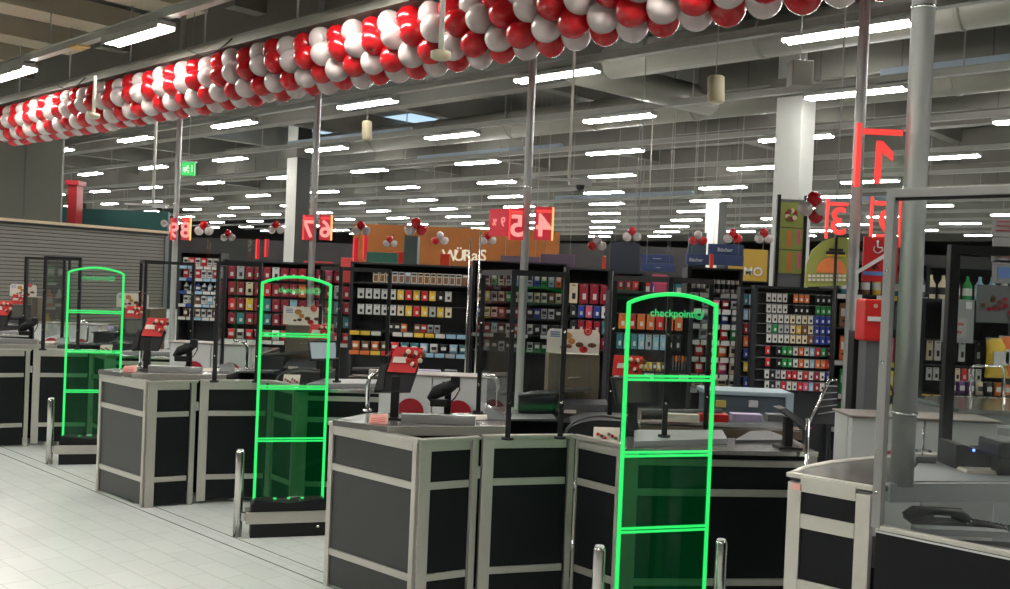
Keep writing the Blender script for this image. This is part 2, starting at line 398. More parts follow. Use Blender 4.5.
print('balloons', nball)
# ================================================================== TILLS
V = Vector
def px(x, y, Y): return atY(x, y, Y)
def fpanel(t, P0, P1, zt=.86, rails=((.835, .025), (.64, .018), (.19, .018)), w0=.06, w1=.06, zb=0., mtp=BLACKP, name='panel'):
    """framed panel between two floor points; parts go under thing t"""
    P0 = V(P0); P1 = V(P1); P0.z = P1.z = 0; d = (P1-P0); L = d.length; d.normalize()
    for q, w in ((P0+d*w0/2, w0), (P1-d*w1/2, w1)):
        if w > 0: MB().box(q+V((0, 0, (zt+zb)/2)), (w/2, .017, (zt-zb)/2), ALU, ax=d, ch=.003).build('frame_post', t)
    for z, h in rails:
        MB().box((P0+P1)/2+V((0, 0, z)), ((L-w0-w1)/2, .015, h), ALU, ax=d, ch=.003).build('rail', t)
    MB().box((P0+P1)/2+V((0, 0, (zt-.02+zb+.015)/2)), ((L-w0-w1)/2+.005, .006, (zt-.02-zb-.015)/2), mtp, ax=d).build('infill_'+name, t)
A = V((-.385, 4.757, 0)); B = V((-.893, 5.21, 0)); C = V((-.106, 4.919, 0)); C2 = V((-.083, 4.935, 0)); D = V((.39, 5.09, 0)); E_ = V((.611, 4.85, 0)); E2 = V((.70, 4.885, 0)); Fp = V((1.62, 4.99, 0))
gx = V((.954, .30, 0)).normalized(); gn = V((gx.y, -gx.x, 0))
WHERE = ['central checkout', 'second checkout', 'third checkout', 'leftmost checkout']
TEMPL = []   # (root, label pattern with %s, group)
def templ(root, pat, group): root['label'] = pat % WHERE[0]; root['group'] = group; TEMPL.append((root, pat, group)); return root

# 1 front counter
t = thing('checkout_counter', '', 'counter')
fpanel(t, B, A, w0=.035, w1=.03, mtp=BLACKP_LIT)
MB().box((A+B)/2+V((0, 0, .865)), ((A-B).length/2+.01, .022, .01), ALU, ax=(B-A).normalized(), ch=.003).build('edge_trim', t)
fpanel(t, A, C, w0=.06, w1=.035)
MB().box((A+C)/2+V((0, 0, .865)), ((A-C).length/2+.01, .022, .008), ALU, ax=(C-A).normalized(), ch=.003).build('edge_trim', t)
wf0 = atz(388, 427, .9); wf1 = atz(510, 427, .9); bl = atz(368, 413, .9); br = atz(512, 413, .9); b0 = atz(333, 420, .9)
poly = [b0, wf0, wf1, br, bl]
MB().prism([(p.x, p.y) for p in poly], .87, .9, WORK).build('worktop', t)
dd = (wf1-wf0).normalized(); MB().box((wf0+wf1)/2+V((0, -.008, -.018)), ((wf1-wf0).length/2, .01, .024), ALU, ax=(dd.x, dd.y, 0), ch=.002).build('worktop_edge', t)
u0 = atz(401, 422.5, .9); u1 = atz(476, 422.5, .9); MB().bx((u0.x, u0.y, .9), (u1.x, u0.y+.03, .948), mat('satin_metal', (.5, .5, .5), .3, .8), ch=.003).build('upstand', t)
MB().bx((bl.x+.14, bl.y-.2, .02), (br.x-.01, br.y-.03, .87), BLACKP).build('carcass', t)
templ(t, 'black panelled checkout counter with aluminium frame, %s', 'black framed checkout counters')
# 2 swing gate
t = thing('barrier_gate', '', 'gate'); fpanel(t, C2, D, w0=.06, w1=.03, zb=.02)
MB().box((C2+D)/2+V((0, 0, .868)), ((D-C2).length/2, .022, .01), ALU, ax=(D-C2).normalized(), ch=.003).build('edge_trim', t)
for z in (.62, .3): MB().tube([D+V((.014, -.02, z-.03)), D+V((.014, -.02, z+.03))], .011, STEEL, 10).build('hinge', t)
MB().bx(C2+V((-.03, -.02, .66)), C2+V((-.004, .0, .72)), WHITE, ch=.003).build('latch', t)
templ(t, 'black metal-framed gate panel closing the gap beside the counter, %s', 'black gates between the counters')
# 3 till desk
t = thing('till_desk', '', 'counter')
fpanel(t, D+V((.02, -.01, 0)), E_, w0=.015, w1=.02)
dE = (E_-D).normalized(); MB().box((D+E_)/2+V((0, 0, .868)), ((E_-D).length/2, .022, .01), ALU, ax=dE, ch=.003).build('edge_trim', t)
fpanel(t, E_, Fp, zt=.85, rails=((.79, .017), (.64, .018), (.19, .018)), w0=.085, w1=.05, name='front')
q0 = E_+V((0, -.02, 0)); q1 = Fp+V((0, -.02, 0))
MB().prism([(q0.x, q0.y), (q1.x, q1.y), (q1.x, q1.y+.42), (q0.x+.05, q0.y+.42), (q0.x-.12, q0.y+.2)], .835, .856, WORK).build('worktop', t)
MB().box((q0+q1)/2+V((0, -.005, .846)), ((q1-q0).length/2, .008, .012), STEEL, ax=(q1-q0).normalized(), ch=.002).build('worktop_edge', t)
a = atz(634, 446, .862); b = atz(727, 443, .862); c = atz(722, 434, .862); d = atz(634, 434, .862)
MB().prism([(p.x, p.y) for p in (a, b, c, d)], .857, .885, GREYL).build('raised_plate', t)
MB().prism([(q.x, q.y) for q in (atz(735, 442, .86), atz(793, 442, .86), atz(770, 433, .86), atz(750, 433, .86))], .857, .872, GREYM).build('weigh_plate', t)
templ(t, 'long black till desk with aluminium rails, %s', 'long black till desks')
# desk behind: conveyor with shelf
t = thing('conveyor_unit', '', 'conveyor')
Yb = 5.75
a = px(640, 427, Yb); b = px(785, 427, Yb)
MB().bx((a.x, Yb, .02), (b.x+.1, Yb+.75, a.z+.0), BLACKP).build('body', t)
MB().bx((a.x, Yb-.015, a.z-.035), (b.x+.1, Yb, a.z+.012), BROWN).build('front_rail', t)
MB().bx((a.x, Yb-.005, a.z+.012), (b.x+.1, Yb+.75, a.z+.022), STEEL).build('top_plate', t)
for k, (x0, x1, mt) in enumerate(((667, 700, OFFW), (699, 729, RED), (732, 763, mat('lilac_print', (.45, .4, .6), .5)), (768, 785, GREYM))):
    p0 = px(x0, 420, Yb+.02); p1 = px(x1, 415, Yb+.02)
    MB().bx((p0.x, Yb+.02, p0.z-.01), (p1.x, Yb+.1, p1.z), mt, ch=.004).build('magazine_edge', t)
MB().tube([(a.x+.02, Yb+.1, a.z+.06), (a.x+.5, Yb+.1, a.z+.085)], .03, RUBBER, 14).build('roller', t)
templ(t, 'low conveyor unit with a brown rail and magazines, %s', 'conveyor units behind the till desks')
# box freezer-like display
t = thing('display_box', '', 'display')
a = px(706, 412, 6.6); b = px(790, 393, 6.6); BL = mat('blue_grey_panel', (.10, .13, .16), .4)
MB().bx((a.x, 6.6, .1), (b.x, 6.85, b.z-.03), BL).build('body', t)
MB().bx((a.x-.02, 6.58, b.z-.03), (b.x+.02, 6.87, b.z), mat('pale_blue_frame', (.42, .52, .58), .4), ch=.006).build('top_frame', t)
MB().bx((b.x-.03, 6.575, a.z-.05), (b.x+.02, 6.61, b.z), mat('pale_blue_frame', (0, 0, 0))).build('side_frame', t)
for x0, x1, mt in ((716, 726, mat('yellow_label', (.6, .48, .12), .6)), (749, 758, WHITE)):
    p0 = px(x0, 407, 6.58); p1 = px(x1, 401, 6.58); MB().bx((p0.x, 6.575, p0.z), (p1.x, 6.6, p1.z), mt).build('price_label', t)
templ(t, 'blue-grey display box with a pale frame and price labels, %s', 'blue-grey display boxes')
# 4 white cabinet with red discs
t = thing('cashier_cabinet', '', 'cabinet')
a = px(379, 375, 6.37); b = px(487, 375, 6.37); w = (b.x-a.x)/2; zt = 1.03
for k in (0, 1):
    MB().bx((a.x+w*k+.004, 6.37, .02), (a.x+w*(k+1)-.004, 6.42, zt-.012), WHITE, ch=.004).build('panel', t)
    cxx = px((410, 458)[k], 413, 6.36).x; zc = .785; mbb = MB()
    n = 28; mbb.slab([(cxx+.088*math.cos(2*PI*i/n), 6.366, zc+.088*math.sin(2*PI*i/n)) for i in range(n)], (0, -.004, 0), DRED); mbb.build('red_disc', t)
MB().bx((a.x, 6.42, .02), (b.x, 6.6, zt-.012), WHITE).build('body', t)
MB().bx((a.x-.01, 6.36, zt-.012), (b.x+.01, 6.62, zt), mat('taupe_top', (.25, .22, .2), .4), ch=.004).build('top', t)
templ(t, 'white cashier cabinet with dark red half discs, behind the counter, %s', 'white cashier cabinets')
# hand rails
def loop(pts, r, label_pat, group):
    t = thing('handrail', '', 'handrail'); MB().tube(pts, r, CHROME, 10).build('tube', t); MB().tube([pts[0], V(pts[0])+V((0, 0, .012))], r*2, CHROME, 12).build('flange', t)
    return templ(t, label_pat, group)
p = px(367, 413, 5.62); q = px(380, 372, 5.62); p.z = .88
loop([(p.x, p.y, .88), (p.x, p.y, q.z-.07), (p.x+.01, p.y, q.z-.03), (p.x+.04, p.y, q.z-.005), (q.x, p.y+.05, q.z)], .013, 'chrome bent handrail left of the white cabinet, %s', 'chrome handrails')
p = px(498, 400, 5.9); q = px(489, 376, 5.9)
loop([(p.x, p.y, .87), (p.x, p.y, q.z-.06), (p.x-.012, p.y, q.z-.02), (p.x-.035, p.y, q.z), (q.x-.05, p.y, q.z)], .013, 'chrome bent handrail right of the white cabinet, %s', 'chrome handrails')
# 5/6 glass screens
def screen(name, posts, pat, ztop=1.715, base=.87, group='black framed glass screens', glass_lo=.98):
    t = thing(name, '', 'screen'); ps = [V(p) for p in posts]
    for p in ps:
        MB().bx((p.x-.013, p.y-.013, p.z), (p.x+.013, p.y+.013, ztop), BLACK, ch=.003).build('post', t)
        MB().tube([p+V((0, 0, 0)), p+V((0, 0, .012))], .032, BLACK, 14).build('foot', t)
        for z in (p.z+.1, (p.z+ztop)/2, ztop-.12): pass
    for a, b in zip(ps, ps[1:]):
        d = V((b.x-a.x, b.y-a.y, 0)); L = d.length; d.normalize(); m = (a+b)/2
        MB().box((m.x, m.y, ztop-.014), (L/2, .013, .014), BLACK, ax=d).build('top_bar', t)
        MB().box((m.x, m.y, (ztop+glass_lo)/2-.02), (L/2-.02, .003, (ztop-glass_lo)/2-.02), GLASS, ax=d).build('glass_pane', t)
        for q in (a, b):
            for z in (glass_lo+.08, ztop-.3): MB().tube([V((q.x, q.y-.022, z)), V((q.x, q.y-.016, z))], .008, STEEL, 8).build('bolt', t)
    return templ(t, pat, group)
g0 = atz(478, 413, .9); g1 = atz(507.5, 439.5, .875); g2 = atz(560, 438.5, .875)
screen('glass_screen', [g0, g1, g2], 'tall black-framed glass screen standing on the gate, %s')
h0 = atz(609, 424, .87); h1 = atz(664, 437, .885)
h2 = V((h1.x+.3, h1.y+.42, .862))
screen('glass_screen', [h0, h1, h2], 'tall black-framed glass screen standing on the till desk, %s')
h3 = V((g0.x+.35, g0.y+.35, .9))
# 7 payment stand
def stand(bx_, by_, z0, topx, topy, Y, pat, i0=True):
    pass
t = thing('payment_stand', '', 'stand'); p = px(394, 424, 5.2); p.z = .905; q = px(397, 376, 5.2)
MB().bx((p.x-.022, p.y-.018, .902), (p.x+.022, p.y+.018, q.z), BLACK, ch=.004).build('pole', t)
MB().bx((p.x-.05, p.y-.04, .9), (p.x+.05, p.y+.04, .912), BLACK, ch=.004).build('base', t)
a1, b1, c1, d1 = px(374, 392, 5.18), px(410, 391.5, 5.18), px(419, 365, 5.22), px(381, 363, 5.22)
MB().slab([a1, b1, c1, d1], (0, .03, -.01), BLACK).build('screen_back', t)
MB().slab([px(374, 390, 5.16), px(383, 390, 5.16), px(386, 366, 5.2), px(381, 366, 5.2)], (0, .015, 0), BLACK).build('side_wing', t)
templ(t, 'black payment terminal stand seen from behind on the counter, %s', 'black payment stands')
def flyer(x, y, w, h, Y, tilt, pat, group='red promotional cards', mt=None):
    """red upright card, size in pixels at depth Y"""
    t = thing('promotional_card', '', 'card'); k = Y/F
    o = px(x, y, Y); W = w*k; H_ = h*k; sl = tilt*k
    pts = [(o.x-W/2, Y, o.z-H_/2), (o.x+W/2-sl, Y, o.z-H_/2), (o.x+W/2, Y+.03, o.z+H_/2), (o.x-W/2+sl, Y+.03, o.z+H_/2)]
    MB().slab(pts, (0, .006, 0), mt or RED).build('card', t)
    MB().slab([(o.x-W*.36, Y+.004, o.z-H_*.12), (o.x+W*.02, Y+.004, o.z-H_*.12), (o.x+W*.05, Y+.008, o.z+H_*.12), (o.x-W*.32, Y+.008, o.z+H_*.12)], (0, -.004, 0), OFFW).build('white_text_block', t)
    mbb = MB(); BR = mat('chocolate', (.13, .045, .02), .4); CR = mat('cream', (.75, .6, .45), .5)
    for i in range(12):
        a = 2*PI*i/12; hx = .19*W*(math.sin(a)**3)*1.4; hz = .2*H_*(1.3*math.cos(a)-.5*math.cos(2*a)-.2*math.cos(3*a))
        mbb.sphere((o.x+W*.26+hx, Y+.0, o.z+H_*.12+hz), W*.075, (BR, CR, RED)[i % 3], 8, 5)
    mbb.build('heart_print', t)
    return templ(t, pat, group)
flyer(405, 360, 35, 25, 5.19, 7, 'red promotional card with heart print on the payment stand, %s')
# 8 scanner
t = thing('hand_scanner', '', 'scanner'); p = px(447, 419, 5.3); q = px(446, 392, 5.3)
MB().tube([(p.x, p.y, .9), (p.x, p.y, .912)], .055, BLACK, 16).build('base', t)
MB().bx((p.x-.018, p.y-.018, .91), (p.x+.018, p.y+.018, q.z), BLACK, ch=.006).build('pole', t)
mbb = MB(); mbb.tube([q+V((-.09, -.03, -.04)), q+V((-.05, -.03, 0)), q+V((0, -.02, .02)), q+V((.06, -.01, .055))], [.016, .036, .038, .024], BLACK, 12)
mbb.tube([q+V((-.02, -.04, .0)), q+V((.0, -.02, .05))], [.03, .022], BLACK, 10); mbb.box(q+V((-.03, -.04, -.055)), (.05, .02, .02), BLACK, ch=.006); mbb.box(q+V((.05, -.02, .06)), (.025, .02, .03), BLACK, ch=.006); mbb.build('scanner_head', t)
MB().tube([q+V((.06, -.01, .05)), q+V((.075, -.01, .02)), q+V((.05, -.01, -.03)), q+V((.02, 0, -.06))], .004, BLACK, 6).build('cable', t)
templ(t, 'black hand scanner on a short pole on the counter, %s', 'black hand scanners')
# 9 pink sign, 10 beige card
t = thing('table_sign', '', 'sign'); a = px(377, 425, 5.05)
MB().slab([px(368, 425, 5.02), px(388, 425, 5.02), px(388, 413.5, 5.06), px(370, 414.5, 5.06)], (0, .006, 0), PINK).build('card', t)
mbb = MB()
for k in range(3): mbb.slab([px(371, 418+2*k, 5.018), px(385, 417.4+2*k, 5.018), px(385, 418+2*k, 5.018), px(371, 418.6+2*k, 5.018)], (0, -.002, 0), RED)
mbb.build('print_lines', t)
MB().slab([px(366, 426, 5.0), px(390, 426, 5.0), px(390, 424.5, 5.09), px(367, 424.5, 5.09)], (0, 0, .004), ACRYL).build('foot', t)
templ(t, 'small pink and white sign card at the corner of the counter, %s', 'small pink sign cards')
t = thing('card_holder', '', 'card'); MB().slab([px(464, 420, 5.3), px(487, 420, 5.3), px(487, 416, 5.33), px(464, 416, 5.33)], (0, .05, 0), OFFW).build('card', t)
MB().slab([px(463, 421.5, 5.29), px(488, 421.5, 5.29), px(488, 420, 5.29), px(463, 420, 5.29)], (0, .07, 0), GREYM).build('holder', t)
templ(t, 'low beige card holder on the worktop, %s', 'beige card holders')
t = thing('price_card', '', 'card'); MB().slab([px(593, 441, 5.0), px(619, 443, 4.95), px(620, 428, 4.97), px(594, 427, 5.02)], (0, .008, 0), OFFW).build('card', t)
mbb = MB()
for k in range(6): c = px(598+3.6*k, 435+(k % 3)*2-1, 4.955+.008*(5-k)*.8); mbb.sphere(c, .009, (RED, BROWN)[k % 2], 6, 4)
mbb.build('print', t)
templ(t, 'cream picture card leaning at the inner corner of the counters, %s', 'cream picture cards')
# 11 monitor
t = thing('till_monitor', '', 'monitor'); Ym = 5.25
a1, b1, c1, d1 = px(616, 406, Ym), px(654, 405, Ym+.03), px(650, 378, Ym+.06), px(611, 378, Ym+.03)
MB().slab([a1, b1, c1, d1], (0, .035, .004), DARK).build('monitor_case', t)
MB().slab([px(619, 403, Ym-.003), px(651, 402, Ym+.027), px(647.5, 380.5, Ym+.055), px(614.5, 380.5, Ym+.025)], (0, -.003, 0), mat('screen_back_grey', (.07, .072, .06), .25)).build('screen', t)
p = px(633, 405, Ym+.04); MB().bx((p.x-.025, p.y-.015, .857), (p.x+.025, p.y+.02, p.z+.05), BLACK, ch=.004).build('stand', t)
MB().bx((p.x-.09, p.y-.06, .857), (p.x+.09, p.y+.08, .868), BLACK, ch=.004).build('base', t)
templ(t, 'black till monitor on a stand facing the customer, %s', 'till monitors')
flyer(628, 366, 31, 20, 5.27, 2, 'red promotional card with heart print above the till monitor, %s')
# 12 poster board over brown cabinet
t = thing('poster_board', '', 'poster'); Yp = 5.9
mbb = MB(); pts = []
x0, x1, y0, y1 = 546.5, 600, 352, 330.5
P00 = px(x0, y0, Yp); P11 = px(x1, y1, Yp); w_ = P11.x-P00.x; h_ = P11.z-P00.z; r_ = .03
prof = [(0, 0), (w_, 0)]+[(w_-r_+r_*math.cos(a), h_-r_+r_*math.sin(a)) for a in (0, PI/6, PI/3, PI/2)]+[(r_+r_*math.cos(a), h_-r_+r_*math.sin(a)) for a in (PI/2, 2*PI/3, 5*PI/6, PI)]
MB().slab([(P00.x+u, Yp, P00.z+v) for u, v in prof], (0, .012, 0), OFFW).build('board', t)
def disc(mbb, x, y, r, Y, mt, sx=1.):
    n = 16; mbb.slab([(x+r*sx*math.cos(2*PI*i/n), Y, y+r*math.sin(2*PI*i/n)) for i in range(n)], (0, -.003, 0), mt)
mbb = MB(); CHO = mat('chocolate', (0, 0, 0))
for u, v, r, mt, sx in ((.38, .72, .022, mat('biscuit', (.5, .22, .06), .5), 1.3), (.47, .5, .018, mat('biscuit', (0, 0, 0)), 1.2), (.42, .28, .012, CHO, 1.6), (.62, .36, .016, CHO, 1.5), (.86, .36, .014, CHO, 1.9), (.7, .17, .02, RED, 1.3), (.72, .2, .01, CHO, 1.3), (.3, .24, .008, CHO, 1.8)):
    disc(mbb, P00.x+w_*u, P00.z+h_*v, r, Yp-.001, mt, sx)
mbb.build('food_print', t)
mbb = MB()
for k in range(3): mbb.bx((P00.x+w_*.06, Yp-.003, P00.z+h_*(.66+.09*k)), (P00.x+w_*.24, Yp, P00.z+h_*(.7+.09*k)), mat('blue_print', (.12, .2, .5), .5))
mbb.build('blue_text_lines', t)
mbb = MB(); disc(mbb, P00.x+w_*.77, P00.z+h_*.95, .026, Yp-.004, RED); disc(mbb, P00.x+w_*.77, P00.z+h_*.95, .016, Yp-.008, PINK); disc(mbb, P00.x+w_*.77, P00.z+h_*.95, .011, Yp-.012, RED); mbb.build('red_badge', t)
templ(t, 'cream poster board with pictures of food on top of the brown cabinet, %s', 'cream poster boards')
t = thing('cigarette_cabinet', '', 'cabinet')
a = px(549, 352, 5.93); b = px(600, 352, 5.93)
MB().bx((a.x, 5.93, .02), (b.x, 6.4, a.z-.005), BROWN, ch=.008).build('body', t)
for u in (.12, .75): MB().bx((a.x+(b.x-a.x)*u, 5.922, 1.0), (a.x+(b.x-a.x)*u+.008, 5.93, a.z-.02), GREYM).build('groove', t)
MB().tube([(a.x+.12, 5.915, 1.09), (a.x+.2, 5.915, 1.1)], .004, CHROME, 6).build('handle', t)
templ(t, 'tall narrow brown cabinet under the poster board, %s', 'brown cabinets')
# 15 belt end + dark register clutter
t = thing('conveyor_belt', '', 'conveyor')
Pb = px(592, 437, 5.3)
pts = []
for i in range(13):
    a = PI-PI/2*i/12; pts.append((.33*math.cos(a), .12*math.sin(a)))
mbb = MB(); prof = [(-.33, -.05)]+[(u, v*.8) for u, v in pts]+[(.3, .096), (.3, -.05)]
zc = 1.65-(433-286)*5.35/F
x_r = px(613, 420, 5.35).x
mbb.slab([(x_r-.05+u*.62, 5.32, zc-.01+v*.9) for u, v in prof], (0, .35, 0), RUBBER); mbb.build('belt', t)
MB().tube([(x_r-.05+u*.62, 5.315, zc-.005+v*.9) for u, v in pts]+[(x_r-.05+.3*.62, 5.315, zc+.08)], .007, GREYM, 6).build('edge_tube', t)
MB().bx((x_r-.13, 5.34, .02), (x_r+.13, 5.66, zc-.05), BLACKP).build('body', t)
templ(t, 'black curved conveyor belt end behind the gate, %s', 'black conveyor belt ends')
t = thing('cash_register', '', 'till')
a = px(518, 413, 5.75); b = px(556, 395, 5.75)
MB().bx((a.x, 5.75, .885), (b.x, 5.9, b.z-.01), DARK, ch=.012).build('body', t)
MB().slab([px(518, 397, 5.72), px(592, 390, 5.85), px(580, 389, 5.9), px(530, 393, 5.9)], (0, 0, .012), mat('smoke_plastic', (.07, .075, .08), .12)).build('lid', t)
MB().slab([px(556, 412, 5.7), px(604, 412, 5.7), px(608, 405, 5.72), px(560, 404, 5.72)], (0, .1, .02), DARK).build('keyboard', t)
MB().bx(px(563, 413, 5.69), px(576, 410, 5.71), OFFW).build('label', t)
MB().slab([px(486, 424, 5.35), px(508, 420, 5.35), px(500, 408, 5.4), px(484, 410, 5.4)], (0, .05, 0), GREYM).build('scanner_wedge', t)
MB().slab([px(505, 421, 5.38), px(556, 421, 5.38), px(552, 416, 5.7), px(510, 416, 5.7)], (0, 0, .012), GREYM).build('plate', t)
MB().bx((.06, 5.45, .02), (.45, 5.9, .885), BLACKP).build('cupboard', t)
templ(t, 'dark cash register with smoked lid behind the glass screen, %s', 'dark cash registers')
# 14 anti-theft gate + bollards
GL = V((.535, 4.223, 0)); GRt = V((.94, 4.35, 0))
t = thing('security_gate', '', 'security gate')
ax = (GRt-GL).normalized(); L = (GRt-GL).length; nn = V((ax.y, -ax.x, 0))
def gp(u, z, n=0.): q = GL+ax*u+nn*n; return V((q.x, q.y, z))
for u in (0, L): MB().box(gp(u, .80), (.009, .006, .79), GREENL, ax=ax, ch=.004).build('lit_post', t)
arc = [gp(L*k/14, 1.585+.045*math.sin(PI*k/14)**.8) for k in range(15)]
MB().tube(arc, .009, GREENL, 8).build('lit_arch', t)
for z in (1.262, .93, .6):
    MB().box(gp(L/2, z+.008), (L/2, .006, .005), GREENL, ax=ax).build('lit_crossbar', t)
    MB().box(gp(L/2, z-.008), (L/2, .006, .005), GREENL, ax=ax).build('lit_crossbar', t)
top = [gp(0, .945)]+[a+V((0, 0, -.005)) for a in arc]+[gp(L, .945)]
MB().slab([q+nn*.004 for q in top], nn*-.008, ACRYL).build('upper_acrylic_panel', t)
MB().box(gp(L/2, .58), (L/2-.01, .004, .34), ACRYG, ax=ax).build('lower_acrylic_panel', t)
MB().text('checkpoint', gp(L*.48, 1.545, .01), ax, (0, 0, 1), .048, emis('green_text', (.04, .8, .2), .35), .002).build('checkpoint_lettering', t)
mbb = MB()
for k in range(2):
    n = 14; c = gp(L*.79, 1.545, .01)
    mbb.tube([c+ax*((.022-.009*k)*math.cos(2*PI*i/n))+V((0, 0, (.02-.009*k)*math.sin(2*PI*i/n))) for i in range(n+1)], .002, MATS['green_text'], 5)
mbb.build('round_logo', t)
prof = [(-.02, .0), (-.02, .2), (0, .235), (L*.5, .21), (L, .235), (L+.02, .2), (L+.02, 0)]
plinth = MB().slab([gp(u, z, -.07) for u, z in prof], nn*.14, BLACK).build('plinth', t)
MB().box(gp(L/2, .125, .078), (L/2+.05, .008, .036), ALU, ax=ax, ch=.004).build('bumper_bar', t)
MB().box(gp(L/2, .125, -.078), (L/2+.05, .008, .036), ALU, ax=ax, ch=.004).build('bumper_bar', t)
for k in range(3): MB().sphere(gp(L*(.3+.2*k), .228, 0), (.012, .012, .006), GREENL, 8, 5).build('led_spot', plinth)
mbb = MB(); mbb.tube([gp(L-.03, .06, .07), gp(L-.03, .06, .074)], .01, STEEL, 10); mbb.build('lock', plinth)
GW = ['nearest, right of the middle, cut off by the bottom edge', 'second nearest, between the two middle counters', 'farthest, left of the second counter']
GATE = t; t['label'] = 'green-lit arched security gate, '+GW[0]; t['group'] = 'green security gates'
def bollard(q, lab):
    t = thing('bollard', lab, 'bollard', 'steel bollards beside the gates')
    MB().tube([V((q.x, q.y, 0)), V((q.x, q.y, .525)), V((q.x, q.y, .54))], [.027, .027, .022], STEEL, 20).build('tube', t)
    MB().tube([V((q.x, q.y, .538)), V((q.x, q.y, .544))], [.021, .018], WHITE, 16).build('cap', t)
    MB().box(V((q.x, q.y, .125))+ax*.04, (.03, .02, .025), STEEL, ax=ax).build('clamp', t); return t
BL_ = bollard(GL+V((-.085, -.045, 0)), 'steel bollard left of the nearest green gate'); BR_ = bollard(GRt+V((.075, .025, 0)), 'steel bollard right of the nearest green gate')
OFFC = {1: V((-2.035, 1.96, 0)), 2: V((-4.145, 3.9, 0)), 3: V((-6.2, 5.85, 0))}
OFFG = {1: V((-2.054, 1.908, 0)), 2: V((-4.146, 3.881, 0))}
LEFTONLY = ('checkout_counter', 'barrier_gate', 'cashier_cabinet', 'handrail', 'payment_stand', 'hand_scanner', 'table_sign', 'card_holder')
for i in (1, 2, 3):
    off = OFFC[i]
    for root, pat, group in TEMPL:
        if root.name.startswith('display_box'): continue
        if i == 3 and root.name.split('.')[0] in LEFTONLY: continue
        dup(root, off, pat % WHERE[i], group)
    if i == 1:
        for o in bpy.data.objects:
            if o.parent and o.parent.name == 'till_monitor.001' and o.name.startswith('screen'):
                o.data = o.data.copy(); o.data.materials[0] = emis('pale_screen', (.55, .62, .66), .2)
                o.parent['label'] = 'till monitor with a pale lit screen, second checkout'
    if i == 3: continue
    off = OFFG[i]
    dup(GATE, off, 'green-lit arched security gate, '+GW[i])
    dup(BL_, off, 'steel bollard left of the %s green gate' % ('second', 'farthest')[i-1])
    dup(BR_, off, 'steel bollard right of the %s green gate' % ('second', 'farthest')[i-1])
# cabinet, register etc. nearest unit (between the middle and right counter)
for root, pat, group in TEMPL:
    if root.name.startswith('cashier_cabinet'): dup(root, -STEP*1.0+V((.42, .24, .06)), 'white cashier cabinet with one red half disc, left of the big steel column')
# ================================================================== RIGHT COUNTER
A4 = V((1.388, 3.632, 0)); B4 = V((1.149, 3.841, 0))
t = thing('checkout_counter', 'nearest checkout counter at the right edge with pale aluminium frame and curved top', 'counter', 'black framed checkout counters')
ALUP = mat('pale_aluminium', (.62, .6, .54), .42, .7, noise=.06, nscale=30)
d = (A4-B4).normalized(); L = (A4-B4).length
def q4(u, z): q = B4+d*u; return V((q.x, q.y, z))
for u, w in ((.028, .028), (L-.02, .028)): MB().box(q4(u, .46), (w, .018, .46), ALUP, ax=d, ch=.003).build('frame_post', t)
for z, h in ((.918, .03), (.775, .028), (.52, .028), (.12, .03)): MB().box(q4(L/2, z), (L/2-.05, .016, h), ALUP, ax=d, ch=.003).build('rail', t)
MB().box(q4(L/2, .47), (L/2-.05, .007, .45), BLACKP, ax=d).build('infill_panel', t)
MB().box(q4(.03, .905)+V((-.01, -.02, 0)), (.018, .003, .012), PINK, ax=d).build('sticker', t)
rim = [atz(790.3, 473, .95), atz(806, 466.5, .95), atz(830, 461.5, .95), atz(858, 458.5, .95), atz(885, 456, .95), atz(960, 452, .95), atz(1050, 452, .95)]
front = [atz(1050, 484, .95), atz(888, 484.5, .95), atz(871, 486.6, .95)]
MB().prism([(p.x, p.y) for p in rim+front], .925, .945, mat('dark_worktop', (.06, .055, .05), .2)).build('worktop', t)
MB().tube([V((p.x, p.y, .944)) for p in rim], .012, ALUP, 8).build('rim', t)
MB().box((q4(0, .945)+q4(L, .945))/2, (L/2+.01, .014, .008), ALUP, ax=d).build('rim_front', t)
fa, fb = front[1], front[0]; dd = (fb-fa).normalized()
MB().box((fa+fb)/2+V((0, 0, -.03)), ((fb-fa).length/2, .014, .035), GREYL, ax=dd).build('edge_board', t)
a = atz(905, 481, .952); b = atz(1050, 481, .952); c = atz(1000, 460, .952); e = atz(920, 461, .952)
MB().prism([(p.x, p.y) for p in (a, b, c, e)], .946, .952, GREYL).build('steel_plate', t)
MB().prism([(A4.x+.02, A4.y+.1), (A4.x+1.2, A4.y+.1), (A4.x+1.2, A4.y+.6), (A4.x+.02, A4.y+.6)], .02, .62, BLACKP).build('carcass', t)
# low front panel with phone shelf
P0 = V((1.385, 3.545, 0)); P1 = P0+V((.7265, -.6872, 0))*.95
t = thing('front_partition', 'low black partition with bright metal top edge at the lower right corner', 'partition')
dp = (P1-P0).normalized(); nrm = V((-dp.y, dp.x, 0))
MB().box((P0+P1)/2+V((0, 0, .405)), ((P1-P0).length/2, .012, .405), BLACKP, ax=dp).build('panel', t)
MB().box((P0+P1)/2+V((0, 0, .822)), ((P1-P0).length/2, .016, .008), ALUP, ax=dp, ch=.002).build('top_edge', t)
MB().box((P0+P1)/2+V((0, 0, .808))+nrm*-.014, ((P1-P0).length/2, .003, .003), WHITE, ax=dp).build('edge_line', t)
MB().slab([P0+nrm*.02+V((0, 0, .76)), P1+nrm*.02+V((0, 0, .76)), P1+nrm*.5+V((0, 0, .76)), V((A4.x+.05, A4.y+.06, .76))], (0, 0, .015), mat('grey_shelf', (.09, .09, .1), .3)).build('shelf', t)
MB().box(V((1.72, 3.62, .80)), (.17, .03, .012), GREYL, ax=(1, 0, 0)).build('drawer_edge', t)
